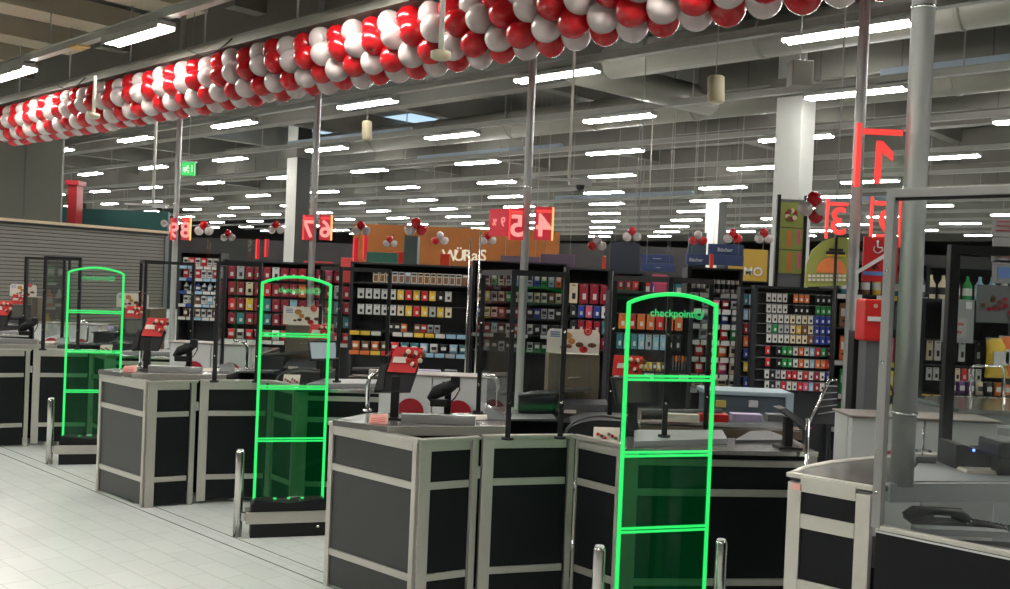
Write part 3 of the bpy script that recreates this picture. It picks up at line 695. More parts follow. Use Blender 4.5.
# glass frame on it
t = thing('glass_screen', 'large grey metal framed glass screen on the low partition at the right edge', 'screen', 'framed glass screens')
MB().box(P0+dp*.0+V((-.0, -.0, 1.43)), (.016, .02, .61), mat('grey_profile', (.30, .30, .29), .4, .4), ax=dp, ch=.003).build('post', t)
MB().box(P0+dp*.475+V((0, 0, 2.03)), (.475, .02, .016), MATS['grey_profile'], ax=dp, ch=.003).build('top_bar', t)
MB().box(P0+dp*.475+V((0, 0, 2.01)), (.46, .012, .006), BLACK, ax=dp).build('seal', t)
MB().box(P0+dp*.475+V((0, 0, 1.42)), (.455, .003, .58), GLASS, ax=dp).build('glass_pane', t)
for z in (.95, 1.1, 1.42, 1.75): MB().tube([P0+nrm*-.02+V((0, 0, z)), P0+nrm*-.026+V((0, 0, z))], .006, STEEL, 8).build('bolt', t)
for x, y in ((896, 430), (890, 418)): pass
# telephone
t = thing('telephone', 'black desk telephone with coiled cord on the shelf behind the low partition', 'telephone')
c = atz(940, 524, .80); c.z = .795
MB().slab([c+V(v) for v in ((-.11, -.05, 0), (.08, -.05, 0), (.09, .1, 0), (-.1, .1, 0))], (0, 0, .022), DARK).build('base', t)
mbb = MB(); mbb.tube([c+V((-.14, -.02, .03)), c+V((-.11, -.02, .05)), c+V((-.02, -.02, .058)), c+V((.06, -.02, .05)), c+V((.09, -.02, .03))], [.022, .026, .017, .024, .022], BLACK, 12); mbb.build('handset', t)
MB().bx(c+V((-.04, -.045, .04)), c+V((.02, -.04, .046)), GREYL).build('label', t)
pts = []
for k in range(80):
    u = k/79; pts.append(c+V((.09+.2*u, -.02-.05*u+.012*math.cos(k*1.1), .006+.012*math.sin(k*1.1)-.02*u+.02)))
MB().tube(pts, .004, BLACK, 5).build('cord', t)
t = thing('telephone_handset', 'black spare handset lying right of the telephone', 'telephone')
c2 = atz(985, 532, .79); MB().tube([c2+V((-.06, .01, .01)), c2+V((-.03, .0, .03)), c2+V((.03, -.02, .02)), c2+V((.06, -.03, .01))], [.014, .016, .013, .018], BLACK, 10).build('handset_body', t)
# card terminal on worktop
t = thing('card_terminal', 'wedge-shaped black card terminal on the worktop at the right edge', 'card terminal')
c = atz(968, 466, .955)
MB().slab([c+V(v) for v in ((-.09, -.08, 0), (.16, -.08, 0), (.16, -.08, .045), (-.06, -.08, .1), (-.09, -.08, .1))], (0, .17, 0), DARK).build('body', t)
MB().bx(c+V((.0, -.07, .075)), c+V((.08, .06, .08)), mat('terminal_screen', (.03, .04, .06), .1)).build('screen', t)
MB().sphere(c+V((-.02, -.085, .08)), .006, emis('blue_indicator', (.1, .2, 1), 2), 8, 5).build('blue_indicator', t)
t = thing('keyboard', 'dark rounded device at the right edge behind the card terminal', 'device')
c = px(1003, 448, 4.0); MB().box(c, (.06, .1, .04), DARK, ch=.02).build('body', t); MB().bx((c.x-.03, c.y-.03, .95), (c.x+.03, c.y+.03, c.z-.035), DARK).build('foot', t)
t = thing('paper_stack', 'thin cream paper stack in front of the card terminal', 'paper'); c = atz(985, 472, .953)
mbb = MB()
for k in range(4): mbb.box(c+V((.002*k, .003*k, .002+.003*k)), (.1, .05, .0013), OFFW)
mbb.build('sheets', t)
t = thing('metal_stand', 'small chrome cable stand beside the big steel column', 'stand'); c = atz(922, 462, .952)
MB().bx(c+V((-.04, -.03, 0)), c+V((.05, .03, .03)), GREYM, ch=.004).build('base', t); MB().tube([c+V((0, 0, .03)), c+V((0, 0, .15))], .003, CHROME, 6).build('rod', t); MB().bx(c+V((-.03, -.02, .045)), c+V((.03, .02, .055)), CHROME).build('tray', t)
# steel column through the worktop
def steel_pole(name, px_, py_, z0, Y, r, label, bands=()):
    P = px(px_, py_, Y); t = thing(name, label, 'column', 'steel columns carrying the lane signs')
    lean = 0
    MB().tube([(P.x, P.y, z0), (P.x, P.y, 6.3)], r, COLST, 24).build('tube', t)
    for z in bands: MB().tube([(P.x, P.y, z-.004), (P.x, P.y, z+.004)], r+.004, CHROME, 24).build('ring', t)
    return P
PL0 = steel_pole('steel_column', 902, 470, .945, 3.71, .043, 'big steel column rising from the right counter past the lane sign with number 1', (1.22, 2.75))
POLES = []
for k, (x, y, w) in enumerate(((859, 140, 11.5), (529.5, 140, 8), (316.5, 140, 7.5), (179, 140, 6.5))):
    POLES.append(steel_pole('steel_column', x, y, .0, 7.3+2.345*k, .04, ('steel column left of the big one, carrying lane signs 2 and 3', 'steel column in the middle, carrying lane signs 4 and 5', 'steel column above the second counter, carrying lane signs 6 and 7', 'farthest steel column at left, beside the green exit sign')[k], (2.6,)))
# cable along the big column
t = MB().tube([px(887+6*math.sin(k*.8)*(k < 5), 380+k*7, 3.65) for k in range(10)], .004, BLACK, 6); tag(t.build('cable'), 'black cable hanging beside the big steel column', 'cable')
# ================================================================== LANE SIGNS
REDG = emis('red_glow_print', (1, .06, .05), .42); REDP = emis('red_lit_panel', (.9, .01, .04), .2)
def sign(x0, x1, y0, y1, Y, glyph, label, edge='L', emat=None, lit=False, gs=1., bar=True, back=ACRYL, Y2=None):
    t = thing('lane_sign', label, 'sign', 'lane number signs on the steel columns')
    Y2 = Y2 or Y
    bl = px(x0, y1, Y); br = px(x1, y1, Y2); zt = px((x0+x1)/2, y0, (Y+Y2)/2).z; zb = (bl.z+br.z)/2
    a = (br-bl); a.z = 0; W = a.length; a.normalize(); n = V((a.y, -a.x, 0)); H_ = zt-zb; c = (bl+br)/2; c.z = (zt+zb)/2
    MB().box(c, (W/2, .005, H_/2), REDP if lit else back, ax=a).build('panel', t)
    em = emat or REDG
    if 'L' in edge: MB().box(c-a*W/2, (.009, .012, H_/2), em, ax=a).build('lit_edge', t)
    if 'R' in edge: MB().box(c+a*W/2, (.009, .012, H_/2), em, ax=a).build('lit_edge', t)
    if bar: MB().box(c+V((0, 0, H_*.37))+n*.008, (W*.42, .003, H_*.045), REDG, ax=a).build('red_bar', t)
    if glyph == '1':
        o_ = c+n*.008-V((0, 0, H_*.1)); up = V((0, 0, 1)); s_ = H_*.34
        MB().slab([o_+a*x_*s_+up*z_*s_ for x_, z_ in ((-.32, -1), (-.02, -1), (.0, .45), (.5, .05), (.52, .45), (.0, .98), (-.28, .98))], n*.004, REDG).build('number_one', t)
    elif glyph: MB().text(glyph, c+n*.008-V((0, 0, H_*.09)), a, (0, 0, 1), H_*.95*gs, REDG if not lit else emis('pale_red_print', (1, .3, .26), .5), .003, mirror=True, bold=.02).build('number_%s' % {'1': 'one', '2': 'two', '3': 'three', '4': 'four', '5': 'five', '6': 'six', '7': 'seven', '8': 'eight', '9': 'nine'}[glyph], t)
    return t, c, a, n, W, H_
sign(856, 903, 124, 188, 3.75, '1', 'large clear sign with red mirrored number 1 left of the big steel column', 'L', gs=.9)
sign(826, 848, 199, 239, 7.1, '3', 'clear lane sign with red mirrored number 3', 'L')
sign(870, 899, 197, 247, 7.1, '2', 'clear lane sign with red mirrored number 2 behind the big column', 'LR', gs=.9)
sign(509, 523, 208, 240, 9.5, '5', 'red lane sign with mirrored number 5 left of the middle column', 'L', lit=True)
sign(534, 552, 207, 240, 9.5, '4', 'brightly lit red lane sign with mirrored number 4 right of the middle column', 'R', emat=ORL, lit=True)
tt, c, a, n, W, H_ = sign(489, 508, 209, 236, 9.7, None, 'plain red panel of the lane sign cluster left of number 5', '', lit=True, bar=False, Y2=9.5)
MB().text('9', c+n*.008+a*W*.25, a, (0, 0, 1), H_*.5, MATS['pale_red_print'], .003, mirror=True).build('digit', tt)
MB().text('%', c+n*.008-a*W*.2, a, (0, 0, 1), H_*.35, MATS['pale_red_print'], .003, mirror=True).build('symbol', tt)
sign(303, 313, 215, 240, 11.8, '7', 'red lane sign with mirrored number 7 on the column above the second counter', 'L', lit=True)
sign(319, 331, 215, 240, 11.8, '6', 'red lane sign with mirrored number 6 and bright edge', 'R', emat=ORL, lit=True)
sign(171, 176, 218, 240, 14.1, '9', 'narrow red lane sign left of the farthest column', 'L', lit=True, bar=False)
sign(181, 190, 217, 240, 14.1, '8', 'red lane sign with mirrored number 8 and bright edge on the farthest column', 'R', emat=ORL, lit=True)
for x0, x1, y0, y1, Y, nm in ((256, 259, 239, 259, 15, 'left of the pair'), (265, 268, 239, 257, 15, 'right of the pair'), (353, 358, 238, 262, 16, 'under the balloons left of the green pillar'), (363, 367, 235, 260, 16, 'bright, right under the white balloon')):
    sign(x0, x1, y0, y1, Y, None, 'slim far red sign, '+nm, 'L', lit=True, bar=False)
# wheelchair sign (red) beside column
t = thing('wheelchair_sign', 'red sign with white wheelchair symbol behind the big steel column', 'sign')
a = px(862, 281, 6.05); b = px(899, 238, 6.05); MB().bx((a.x, 6.05, a.z), (b.x, 6.06, b.z), mat('red_sign', (.5, .012, .015), .4)).build('panel', t)
mbb = MB(); o = px(879, 246, 6.04); k = 6.04/F
mbb.sphere(o+V((-1.5*k, 0, 4*k)), 1.5*k, WHITE, 8, 6); mbb.tube([o+V((-1.5*k, 0, 2.4*k)), o+V((-1*k, 0, -1.5*k)), o+V((3*k, 0, -1.5*k)), o+V((4.2*k, 0, -5*k))], .8*k, WHITE, 6)
mbb.tube([o+V((-1*k+4*k*math.cos(a_), 0, -3*k+4*k*math.sin(a_))) for a_ in [PI*.75+i*PI*1.1/10 for i in range(11)]], .6*k, WHITE, 6); mbb.build('wheelchair_symbol', t)
mbb = MB(); mbb.text('%', px(876, 265, 6.04), (1, 0, 0), (0, 0, 1), 13*k, BLACK, .002, mirror=True); mbb.build('percent_symbol', t)
MB().bx(px(863, 275, 6.045), px(885, 272, 6.048), mat('blue_print', (0, 0, 0))).build('blue_stripe', t)
MB().slab([px(856, 271, 6.0), px(888, 252, 6.0), px(888, 256, 6.0), px(856, 275, 6.0)], (0, .006, 0), WHITE).build('white_stripe', t)
# ================================================================== RACKS AND GOODS
BLK2 = mat('rack_black', (.016, .018, .022), .5)
def C_(name, c, r=.45): return mat(name, c, r)
PAL = {'w': C_('pack_white', (.62, .62, .6)), 'r': C_('pack_red', (.62, .02, .025)), 'd': C_('pack_dark_red', (.3, .012, .03)), 'b': C_('pack_blue', (.03, .06, .35)), 'B': C_('pack_pale_blue', (.3, .5, .65)),
 'g': C_('pack_green', (.02, .3, .07)), 'o': C_('pack_orange', (.75, .17, .04)), 'y': C_('pack_yellow', (.75, .5, .05)), 'k': C_('pack_black', (.02, .02, .025)), 'p': C_('pack_pink', (.7, .1, .22)),
 't': C_('pack_teal', (.04, .22, .26)), 'n': C_('pack_brown', (.2, .09, .04)), 'c': C_('pack_cream', (.7, .6, .42)), 's': C_('pack_silver', (.4, .42, .45)), 'v': C_('pack_violet', (.15, .05, .25)), 'G': C_('pack_grey', (.12, .13, .14))}
CN = {'w': 'white', 'r': 'red', 'd': 'dark red', 'b': 'blue', 'B': 'pale blue', 'g': 'green', 'o': 'orange', 'y': 'yellow', 'k': 'black', 'p': 'pink', 't': 'teal', 'n': 'brown', 'c': 'cream', 's': 'silver', 'v': 'violet', 'G': 'grey'}
MESHES = {}
def item_mesh(kind, col):
    """unit-size goods, 1 x depth x 1, standing on z=0, facing -Y"""
    key = kind+col
    if key in MESHES: return MESHES[key]
    m = PAL[col]; alt = PAL['w'] if col not in 'wcs' else PAL['r' if (hash(col) % 2) else 'k']; alt = PAL['w'] if col not in 'wcs' else PAL['k']
    b = MB()
    if kind == 'card':
        b.box((0, .04, .5), (.5, .03, .5), m, ch=.02); b.box((.06, -.0, .36), (.2, .012, .15), alt); b.box((0, 0, .9), (.2, .012, .03), PAL['G']); b.tube([(0, .3, .94), (0, -.12, .94)], .03, PAL['s'], 5)
    elif kind == 'bag':
        n = 8; vs = []; fs = []
        for j in range(7):
            v = j/6
            for i in range(n):
                a = 2*PI*i/n; thick = .2*math.sin(PI*min(1, max(0, v)))**.6+.015
                vs.append((.5*math.cos(a)*(1-.08*math.sin(PI*v)), thick*math.sin(a), v))
        for j in range(6):
            for i in range(n): fs.append((j*n+i, j*n+(i+1) % n, (j+1)*n+(i+1) % n, (j+1)*n+i))
        b.add(vs, fs, m, True); b.box((0, -.2, .5), (.3, .012, .17), alt); b.box((0, 0, .97), (.5, .02, .03), PAL['s'])
    elif kind == 'box':
        b.box((0, .25, .5), (.48, .25, .5), m, ch=.03); b.box((0, -.005, .6), (.34, .01, .16), alt); b.box((0, -.005, .25), (.25, .01, .05), PAL['k'])
    elif kind == 'bottle':
        b.tube([(0, .3, 0), (0, .3, .03), (0, .3, .62), (0, .3, .8), (0, .3, .88), (0, .3, 1)], [.4, .45, .45, .2, .16, .16], m, 12); b.tube([(0, .3, .2), (0, .3, .5)], .46, alt, 12, False)
    elif kind == 'tin':
        b.tube([(0, .4, 0), (0, .4, 1)], .46, m, 14); b.tube([(0, .4, .3), (0, .4, .7)], .47, alt, 14, False); b.tube([(0, .4, .97), (0, .4, 1.02)], .48, PAL['s'], 14)
    elif kind == 'lolly':
        b.tube([(0, .1, 0), (0, .1, .6)], .06, PAL['w'], 6); b.sphere((0, .1, .78), (.42, .2, .22), m, 10, 7)
    elif kind == 'mag':
        b.slab([(-.5, 0, 0), (.5, 0, 0), (.5, .12, 1), (-.5, .12, 1)], (0, .03, 0), m); b.slab([(-.38, -.01, .08), (.38, -.01, .08), (.38, .07, .66), (-.38, .07, .66)], (0, -.01, 0), PAL['n']); b.slab([(-.42, .07, .74), (.42, .07, .74), (.42, .1, .93), (-.42, .1, .93)], (0, -.012, 0), alt)
    o = b.build('tmp'); me = o.data; bpy.data.objects.remove(o); me.name = {'card': 'hanging_pack', 'bag': 'snack_bag', 'box': 'product_box', 'bottle': 'bottle', 'tin': 'tin', 'lolly': 'lollipop', 'mag': 'magazine'}[kind]
    MESHES[key] = me; return me
CATN = {'card': ('hanging_pack', 'pack'), 'bag': ('snack_bag', 'snack bag'), 'box': ('product_box', 'product box'), 'bottle': ('bottle', 'bottle'), 'tin': ('tin', 'tin'), 'lolly': ('lollipop', 'lollipop'), 'mag': ('magazine', 'magazine')}
NI = [0]
def put(kind, col, x, Y, z, w, h, d, label, group):
    o = bpy.data.objects.new(CATN[kind][0], item_mesh(kind, col)); COL.objects.link(o); o.location = (x, Y, z); o.scale = (w, d, h); NI[0] += 1
    return tag(o, label, CATN[kind][1], group)
def rack(name, label, cat, x0, x1, yt, Y, rname, rows, zb=0., depth=.35, back=BLK2, shelf=True, yb=None, strip=None, group=None, items=True):
    """rows: (y of item bottom px, height px, kind, colours, xa, xb[, strip colours])  front at depth Y"""
    t = thing(name, label, cat, group); k = Y/F
    L_ = px(x0, yt, Y); R_ = px(x1, yt, Y); zt = (L_.z+R_.z)/2
    z0 = zb
    MB().bx((L_.x, Y+depth, z0), (R_.x, Y+depth+.03, zt), back).build('back_panel', t)
    for q in (L_.x, R_.x): MB().bx((q-.018, Y+.02, z0), (q+.018, Y+depth+.03, zt), BLK2).build('side_post', t)
    MB().bx((L_.x, Y-.0, z0), (R_.x, Y+depth, z0+.16 if zb == 0 else z0+.02), BLK2).build('base', t)
    MB().bx((L_.x, Y+.02, zt-.02), (R_.x, Y+depth, zt), BLK2).build('top_board', t)
    for ri, row in enumerate(rows):
        y, h, kind, cols, xa, xb = row[:6]; n = len(cols)
        zz = px((xa+xb)/2, y, Y).z; X0 = px(xa, y, Y).x; X1 = px(xb, y, Y).x; w = (X1-X0)/n
        hang_ = kind == 'card'
        if not hang_:
            sh = MB().bx((L_.x+.018, Y+.0, zz-.022), (R_.x-.018, Y+depth, zz-.004), BLK2).build('shelf', t)
        else:
            MB().bx((L_.x+.018, Y+depth-.06, zz+h*k*.94), (R_.x-.018, Y+depth, zz+h*k*1.0), GREYM).build('hook_bar', t); sh = t
        if len(row) > 6 and row[6]:
            for j, cc in enumerate(row[6]):
                if cc == ' ': continue
                ww = (R_.x-L_.x)/len(row[6]); MB().bx((L_.x+ww*j+.008, Y-.008, zz-.03-.02), (L_.x+ww*(j+1)-.008, Y, zz-.004), PAL[cc]).build('price_label', sh)
        for j, cc in enumerate(cols):
            if cc == ' ': continue
            x = X0+w*(j+.5); yy = Y+(.03 if not hang_ else .04)
            put(kind, cc, x, yy, zz+.001, w*(.86 if not hang_ else .8), h*k, .1 if kind != 'card' else .12, '%s %s, %s from left, %s row of the %s' % (CN[cc], CATN[kind][1], ordn(j), ordn(ri), rname), 'goods on the '+rname)
    return t
# gift card rack on the right
rack('card_rack', 'tall black rack full of small gift cards, left of the steel column', 'rack', 757, 836, 287, 8.6, 'gift card rack', [
 (303, 9, 'card', 'wwww ooo kkk', 767, 833), (314, 9, 'card', 'wwww kkk ggg', 767, 833), (324, 9, 'card', 'wwwwcwcwbbb', 767, 833), (334, 9, 'card', 'sgsscyncbbb', 767, 833), (344, 9, 'card', 'wwwwcccnbbb', 767, 833),
 (356, 9, 'card', 'r kggwowBrgk', 766, 833), (368, 9, 'card', 'r kggwowBoor', 766, 833), (380, 9, 'card', 'wkswrrwrwdwb', 765, 832), (391, 9, 'card', 'wksrwwrpBdwn', 765, 832)], depth=.1)
# narrow rack to its left
rack('narrow_rack', 'narrow black rack of mixed packs left of the gift card rack', 'rack', 743, 756, 287, 8.7, 'narrow rack', [
 (305, 11, 'card', 'tB', 744, 755), (320, 11, 'card', 'Bw', 744, 755), (334, 11, 'card', 'dB', 744, 755), (347, 11, 'card', 'oo', 744, 755), (358, 9, 'card', 'bb', 744, 755), (372, 10, 'card', 'yk', 744, 755), (388, 11, 'card', 'by', 744, 755)], depth=.1)
# sweets shelf
rack('sweets_shelf', 'black stepped shelf with bright sweet bags behind the nearest green gate', 'shelf', 692, 742, 298, 8.9, 'sweets shelf', [
 (309, 9, 'bag', 'spds', 702, 740, 'wwwww'), (324, 11, 'bag', 'sBbG', 700, 740, 'wwwww'), (340, 12, 'bag', 'sprg', 698, 740, 'wwwww'), (357, 13, 'bag', 'rroc', 693, 740, 'wwwww'), (374, 13, 'bag', 'rrpc', 693, 740, 'wwwww'), (388, 9, 'box', 'cwcw', 692, 740, 'wwwww')], depth=.45)
# hanging packs behind gate
rack('hanging_rack', 'black rack with hanging orange and blue packs seen through the nearest green gate', 'rack', 612, 693, 292, 8.3, 'hanging rack', [
 (330, 15, 'card', 'orooroo', 618, 684), (350, 15, 'card', 'tBtBsBBkk', 616, 682), (372, 16, 'lolly', 'nonono', 672, 690), (373, 10, 'box', 'yyyGyGy', 640, 670, 'wGGwGGw')], depth=.3)
# red boxes rack
rack('gift_rack', 'tall black rack with dark red gift boxes right of the middle glass screen', 'rack', 568, 611, 268, 9.2, 'gift rack', [
 (304, 20, 'card', 'cddd', 568, 610), (318, 12, 'card', 'kbpbw', 569, 609), (334, 13, 'card', 'kdrdt', 569, 609), (350, 12, 'box', 'ttkdd', 570, 609)], depth=.3)
rack('gift_rack', 'second dark red gift rack behind the left post of the nearest green gate', 'rack', 616, 645, 272, 9.6, 'second gift rack', [(290, 14, 'card', 'ddr', 617, 640), (309, 16, 'card', 'rdd', 617, 643)], depth=.3)
rack('bottle_shelf', 'shelf with white bottles above the sweets shelf', 'shelf', 690, 742, 268, 9.9, 'bottle shelf', [(293, 13, 'tin', 'kknwwwwwwc', 692, 741, 'ww ww'), (310, 11, 'bag', 'nkksnk', 692, 741)], depth=.3)
# big confectionery shelf
rack('snack_shelf', 'wide black checkout shelf with magazines above and snacks below, behind the white cabinets', 'shelf', 352, 470, 264, 11, 'wide snack shelf', [
 (284, 11, 'mag', 'ccwwwBwccccwwwn', 372, 468), (300, 10, 'card', 'wwwwwyryrykw', 356, 452), (316, 10, 'card', 'wwwwwcyrysyc', 356, 452), (332, 8, 'box', '    kko nrss', 360, 440, 'yyw wwyywBB'), (352, 9, 'bag', 'ononrttBwkBt', 350, 468, 'ooyrr wBBsB')], depth=.4)
rack('snack_shelf', 'far dark shelf with colourful packs behind the middle glass screen', 'shelf', 474, 566, 262, 13, 'far middle shelf', [
 (286, 14, 'box', 'ksgcwBksbgBo', 476, 562), (302, 10, 'bag', 'cyscgcyscwnc', 476, 562), (318, 10, 'box', 'bswnkdskbswk', 476, 562), (334, 10, 'bag', 'ddskwrdwkskk', 476, 562, 'ww ww ww'), (352, 10, 'box', 'kGkskGksGkkk', 476, 562)], depth=.4)
rack('card_wall', 'dark red card rack seen through the second green gate', 'rack', 224, 352, 262, 12.2, 'dark red card rack', [
 (281, 13, 'card', 'dsdddwddrddpdd', 226, 350), (297, 13, 'card', 'ddcdrdddodddsd', 226, 350), (312, 12, 'card', 'rdydtddBdsddtd', 226, 350), (326, 11, 'card', 'dtddtddstdddtt', 226, 350), (341, 10, 'bag', 'rwrdnwrwtknwdr', 226, 350, 'wwwwwwwwww')], depth=.35)
rack('drink_shelf', 'narrow shelf with blue and white packs beside the farthest steel column', 'shelf', 180, 220, 252, 15, 'narrow drink shelf', [
 (266, 8, 'box', 'wrwrww', 182, 218, 'BBwww'), (278, 8, 'box', 'rwrwwr', 182, 218, 'BbwBB'), (291, 8, 'bottle', 'wBbwBw', 182, 218, 'bwBww'), (304, 8, 'box', 'wwnwBw', 182, 218, 'wbwBw'), (317, 8, 'bag', 'nwcwwn', 182, 218, 'wwBww')], depth=.4)
# right rack behind the glass
rack('snack_rack', 'large snack rack with hanging white packs behind the glass at the right edge', 'rack', 925, 1014, 300, 6.0, 'right snack rack', [
 (362, 20, 'card', 'cw kw k', 928, 985), (382, 13, 'card', 'ww wcrww', 928, 985), (396, 14, 'bag', 'kvvvckoo', 940, 1013, 'yykwwwwy'), (414, 11, 'bag', 'onooyk', 921, 960), (430, 12, 'bag', 'noyoro', 921, 958)], depth=.35)
k6 = 6.0/F
for j, (x, y, w, h, cc) in enumerate(((997, 378, 26, 40, 'y'), (1008, 376, 22, 40, 'o'))):
    P = px(x, y, 6.0); put('bag', cc, P.x, 6.0, P.z, w*k6, h*k6, .2, '%s large snack bag hanging at the right edge' % CN[cc], 'large snack bags')
t = thing('picture_poster', 'grey advertising poster with red handwriting above the right snack rack', 'poster')
a = px(941, 342, 5.9); b = px(975, 300, 5.9); MB().bx((a.x, 5.9, a.z), (b.x, 5.91, b.z), GREYL).build('board', t)
MB().bx(px(946, 338, 5.896), px(967, 318, 5.9), mat('notice_pale', (.42, .4, .4), .6)).build('inset', t)
mbb = MB(); mbb.tube([px(949+1.2*i, 324+1.3*math.sin(i*1.9), 5.893) for i in range(13)], .004, RED, 5); mbb.tube([px(952+1.2*i, 332+1.3*math.sin(i*2.1), 5.893) for i in range(9)], .004, RED, 5); mbb.build('red_scribble', t)
MB().bx(px(966, 309, 5.896), px(972, 302, 5.9), WHITE).build('small_label', t)
t = thing('picture_poster', 'dark photo poster with berries beside the grey poster at the right edge', 'poster')
a = px(976, 322, 5.9); b = px(1014, 286, 5.9); MB().bx((a.x, 5.9, a.z), (b.x, 5.91, b.z), GREYM).build('board', t)
mbb = MB()
for i in range(14): disc(mbb, a.x+.03+.2*random.random(), a.z+.03+.12*random.random(), .014, 5.897, (CHO, PAL['d'])[i % 2])
mbb.build('berry_print', t)
for j, (y0, y1, nm) in enumerate(((217, 236, 'pale pink notice'), (238, 262, 'notice with pictures of pralines'), (261, 283, 'notice with a blue field'))):
    t = thing('notice', nm+' hanging behind the glass at the top right', 'notice'); a = px(992, y1, 5.5); b = px(1014, y0, 5.5)
    MB().bx((a.x, 5.5, a.z), (b.x, 5.508, b.z), mat('notice_grey', (.28, .26, .27), .6)).build('sheet', t); mbb = MB()
    if j == 1: disc(mbb, a.x+.035, a.z+.05, .022, 5.497, CHO, 1.5); disc(mbb, a.x+.095, a.z+.05, .022, 5.497, DRED, 1.5); mbb.build('praline_print', t)
    elif j == 2: mbb.bx((a.x+.03, 5.495, a.z+.03), (b.x-.01, 5.5, a.z+.09), mat('blue_print', (0, 0, 0))); mbb.build('blue_field', t)
    else:
        for q in range(3): mbb.bx((a.x+.02, 5.495, a.z+.03+.025*q), (b.x-.02, 5.5, a.z+.036+.025*q), DRED)
        mbb.build('text_lines', t)
t = thing('glass_screen', 'black framed glass screen farther back at the right edge', 'screen', 'framed glass screens')
p = atz(944, 462, .95); p2 = V((p.x+1.0, p.y-.2, .95)); zt = px(953, 245, p.y).z
for q in (p, p2): MB().bx((q.x-.022, q.y-.02, .95), (q.x+.022, q.y+.02, zt), BLACK, ch=.003).build('post', t)
MB().box((p+p2)/2+V((0, 0, (zt-.95)-.02)), ((p2-p).length/2, .02, .02), BLACK, ax=(p2-p).normalized()).build('top_bar', t)
MB().box((p+p2)/2+V((0, 0, (zt-.95)/2)), ((p2-p).length/2, .003, (zt-.95)/2-.04), GLASS, ax=(p2-p).normalized()).build('glass_pane', t)
t = thing('display_plinth', 'light grey metal plinth under the snack rack at the right edge', 'plinth')
a = px(957, 452, 5.0); b = px(1020, 415, 5.0); MB().bx((a.x, 5.0, .02), (b.x+.3, 5.6, b.z), GREYL, ch=.006).build('body', t); MB().bx((a.x-.01, 4.98, b.z), (b.x+.3, 5.62, b.z+.02), STEEL).build('rim', t)
MB().bx((a.x, 4.99, b.z-.07), (b.x+.3, 5.0, b.z-.055), WHITE).build('groove', t)
t = thing('chrome_basket_loop', 'chrome wire loop on the snack plinth behind the glass', 'handrail')
P = [px(x, y, 5.3) for x, y in ((971, 414), (971, 370), (974, 366), (1000, 366), (1004, 370), (1004, 414))]; MB().tube(P, .007, CHROME, 8).build('tube', t)
# red terminal box right of pole
t = thing('collection_box', 'red box with white label mounted beside the steel column above a black pillar', 'box')
a = px(864, 341, 5.2); b = px(892, 300, 5.2); MB().bx((a.x, 5.2, a.z), (b.x, 5.35, b.z), RED, ch=.01).build('body', t)
a2 = px(868, 321, 5.19); b2 = px(882, 317, 5.19); MB().bx((a2.x, 5.19, a2.z), (b2.x, 5.2, b2.z), WHITE).build('label', t)
mbb = MB(); disc(mbb, px(876, 306, 5.19).x, px(876, 306, 5.19).z, .012, 5.195, PINK); mbb.build('emblem', t)
MB().bx((a.x+.02, 5.22, 1.0), (b.x, 5.33, a.z), GREYM).build('stem', t)
MB().bx((a.x-.02, 5.24, .05), (b.x, 5.5, 1.0), BLACKP).build('pillar', t)
t = thing('black_pillar', 'slim black upright leaning beside the steel column', 'pillar'); a = px(851, 410, 5.4); b = px(862, 331, 5.4)
MB().bx((a.x, 5.4, .05), (b.x, 5.5, b.z), BLACK, ch=.006).build('body', t); MB().bx((a.x+.01, 5.39, b.z-.02), (b.x-.01, 5.4, b.z-.01), PAL['y']).build('yellow_tag', t)
# grille panel
t = thing('tilted_grille', 'tilted dark panel with a bright chrome edge left of the right cabinet', 'panel')
a, b, c, d = px(809, 424, 5.0), px(838, 424, 5.05), px(838, 383, 5.1), px(829, 381, 5.1)
MB().slab([a, b, c, d], (0, .015, 0), DARK).build('panel', t)
MB().tube([px(808, 425, 4.99), px(829, 381, 5.09), px(837, 380, 5.09)], .008, CHROME, 8).build('chrome_edge', t)
mbb = MB()
for i in range(5): mbb.tube([px(818+2*i, 412-7*i+2, 5.02), px(837, 411-6.2*i, 5.04)], .003, GREYL, 5)
mbb.build('slats', t)
p = px(806, 468, 4.9); MB().tube([(p.x, p.y, .0), (p.x, p.y, px(806, 418, 4.9).z)], .011, CHROME, 10).build('upright', t)
# card terminal on desk
t = thing('card_terminal', 'black card terminal tilted on a short stand left of the chrome upright', 'card terminal')
q = [px(779, 409, 5.0), px(786, 408, 5.05), px(813, 427, 5.05), px(807, 431, 5.0)]
MB().slab(q, (0, .12, 0), DARK).build('body', t)
p = px(789, 425, 5.05); MB().bx((p.x-.02, 5.04, .857), (p.x+.02, 5.09, p.z+.04), BLACK).build('stand', t); MB().bx((p.x-.06, 5.0, .857), (p.x+.06, 5.13, .868), BLACK).build('base', t)
MB().slab([px(803, 428, 5.02), px(812, 429, 5.02), px(811, 427, 5.06), px(805, 426, 5.06)], (0, 0, .004), PAL['p']).build('pink_key', t)
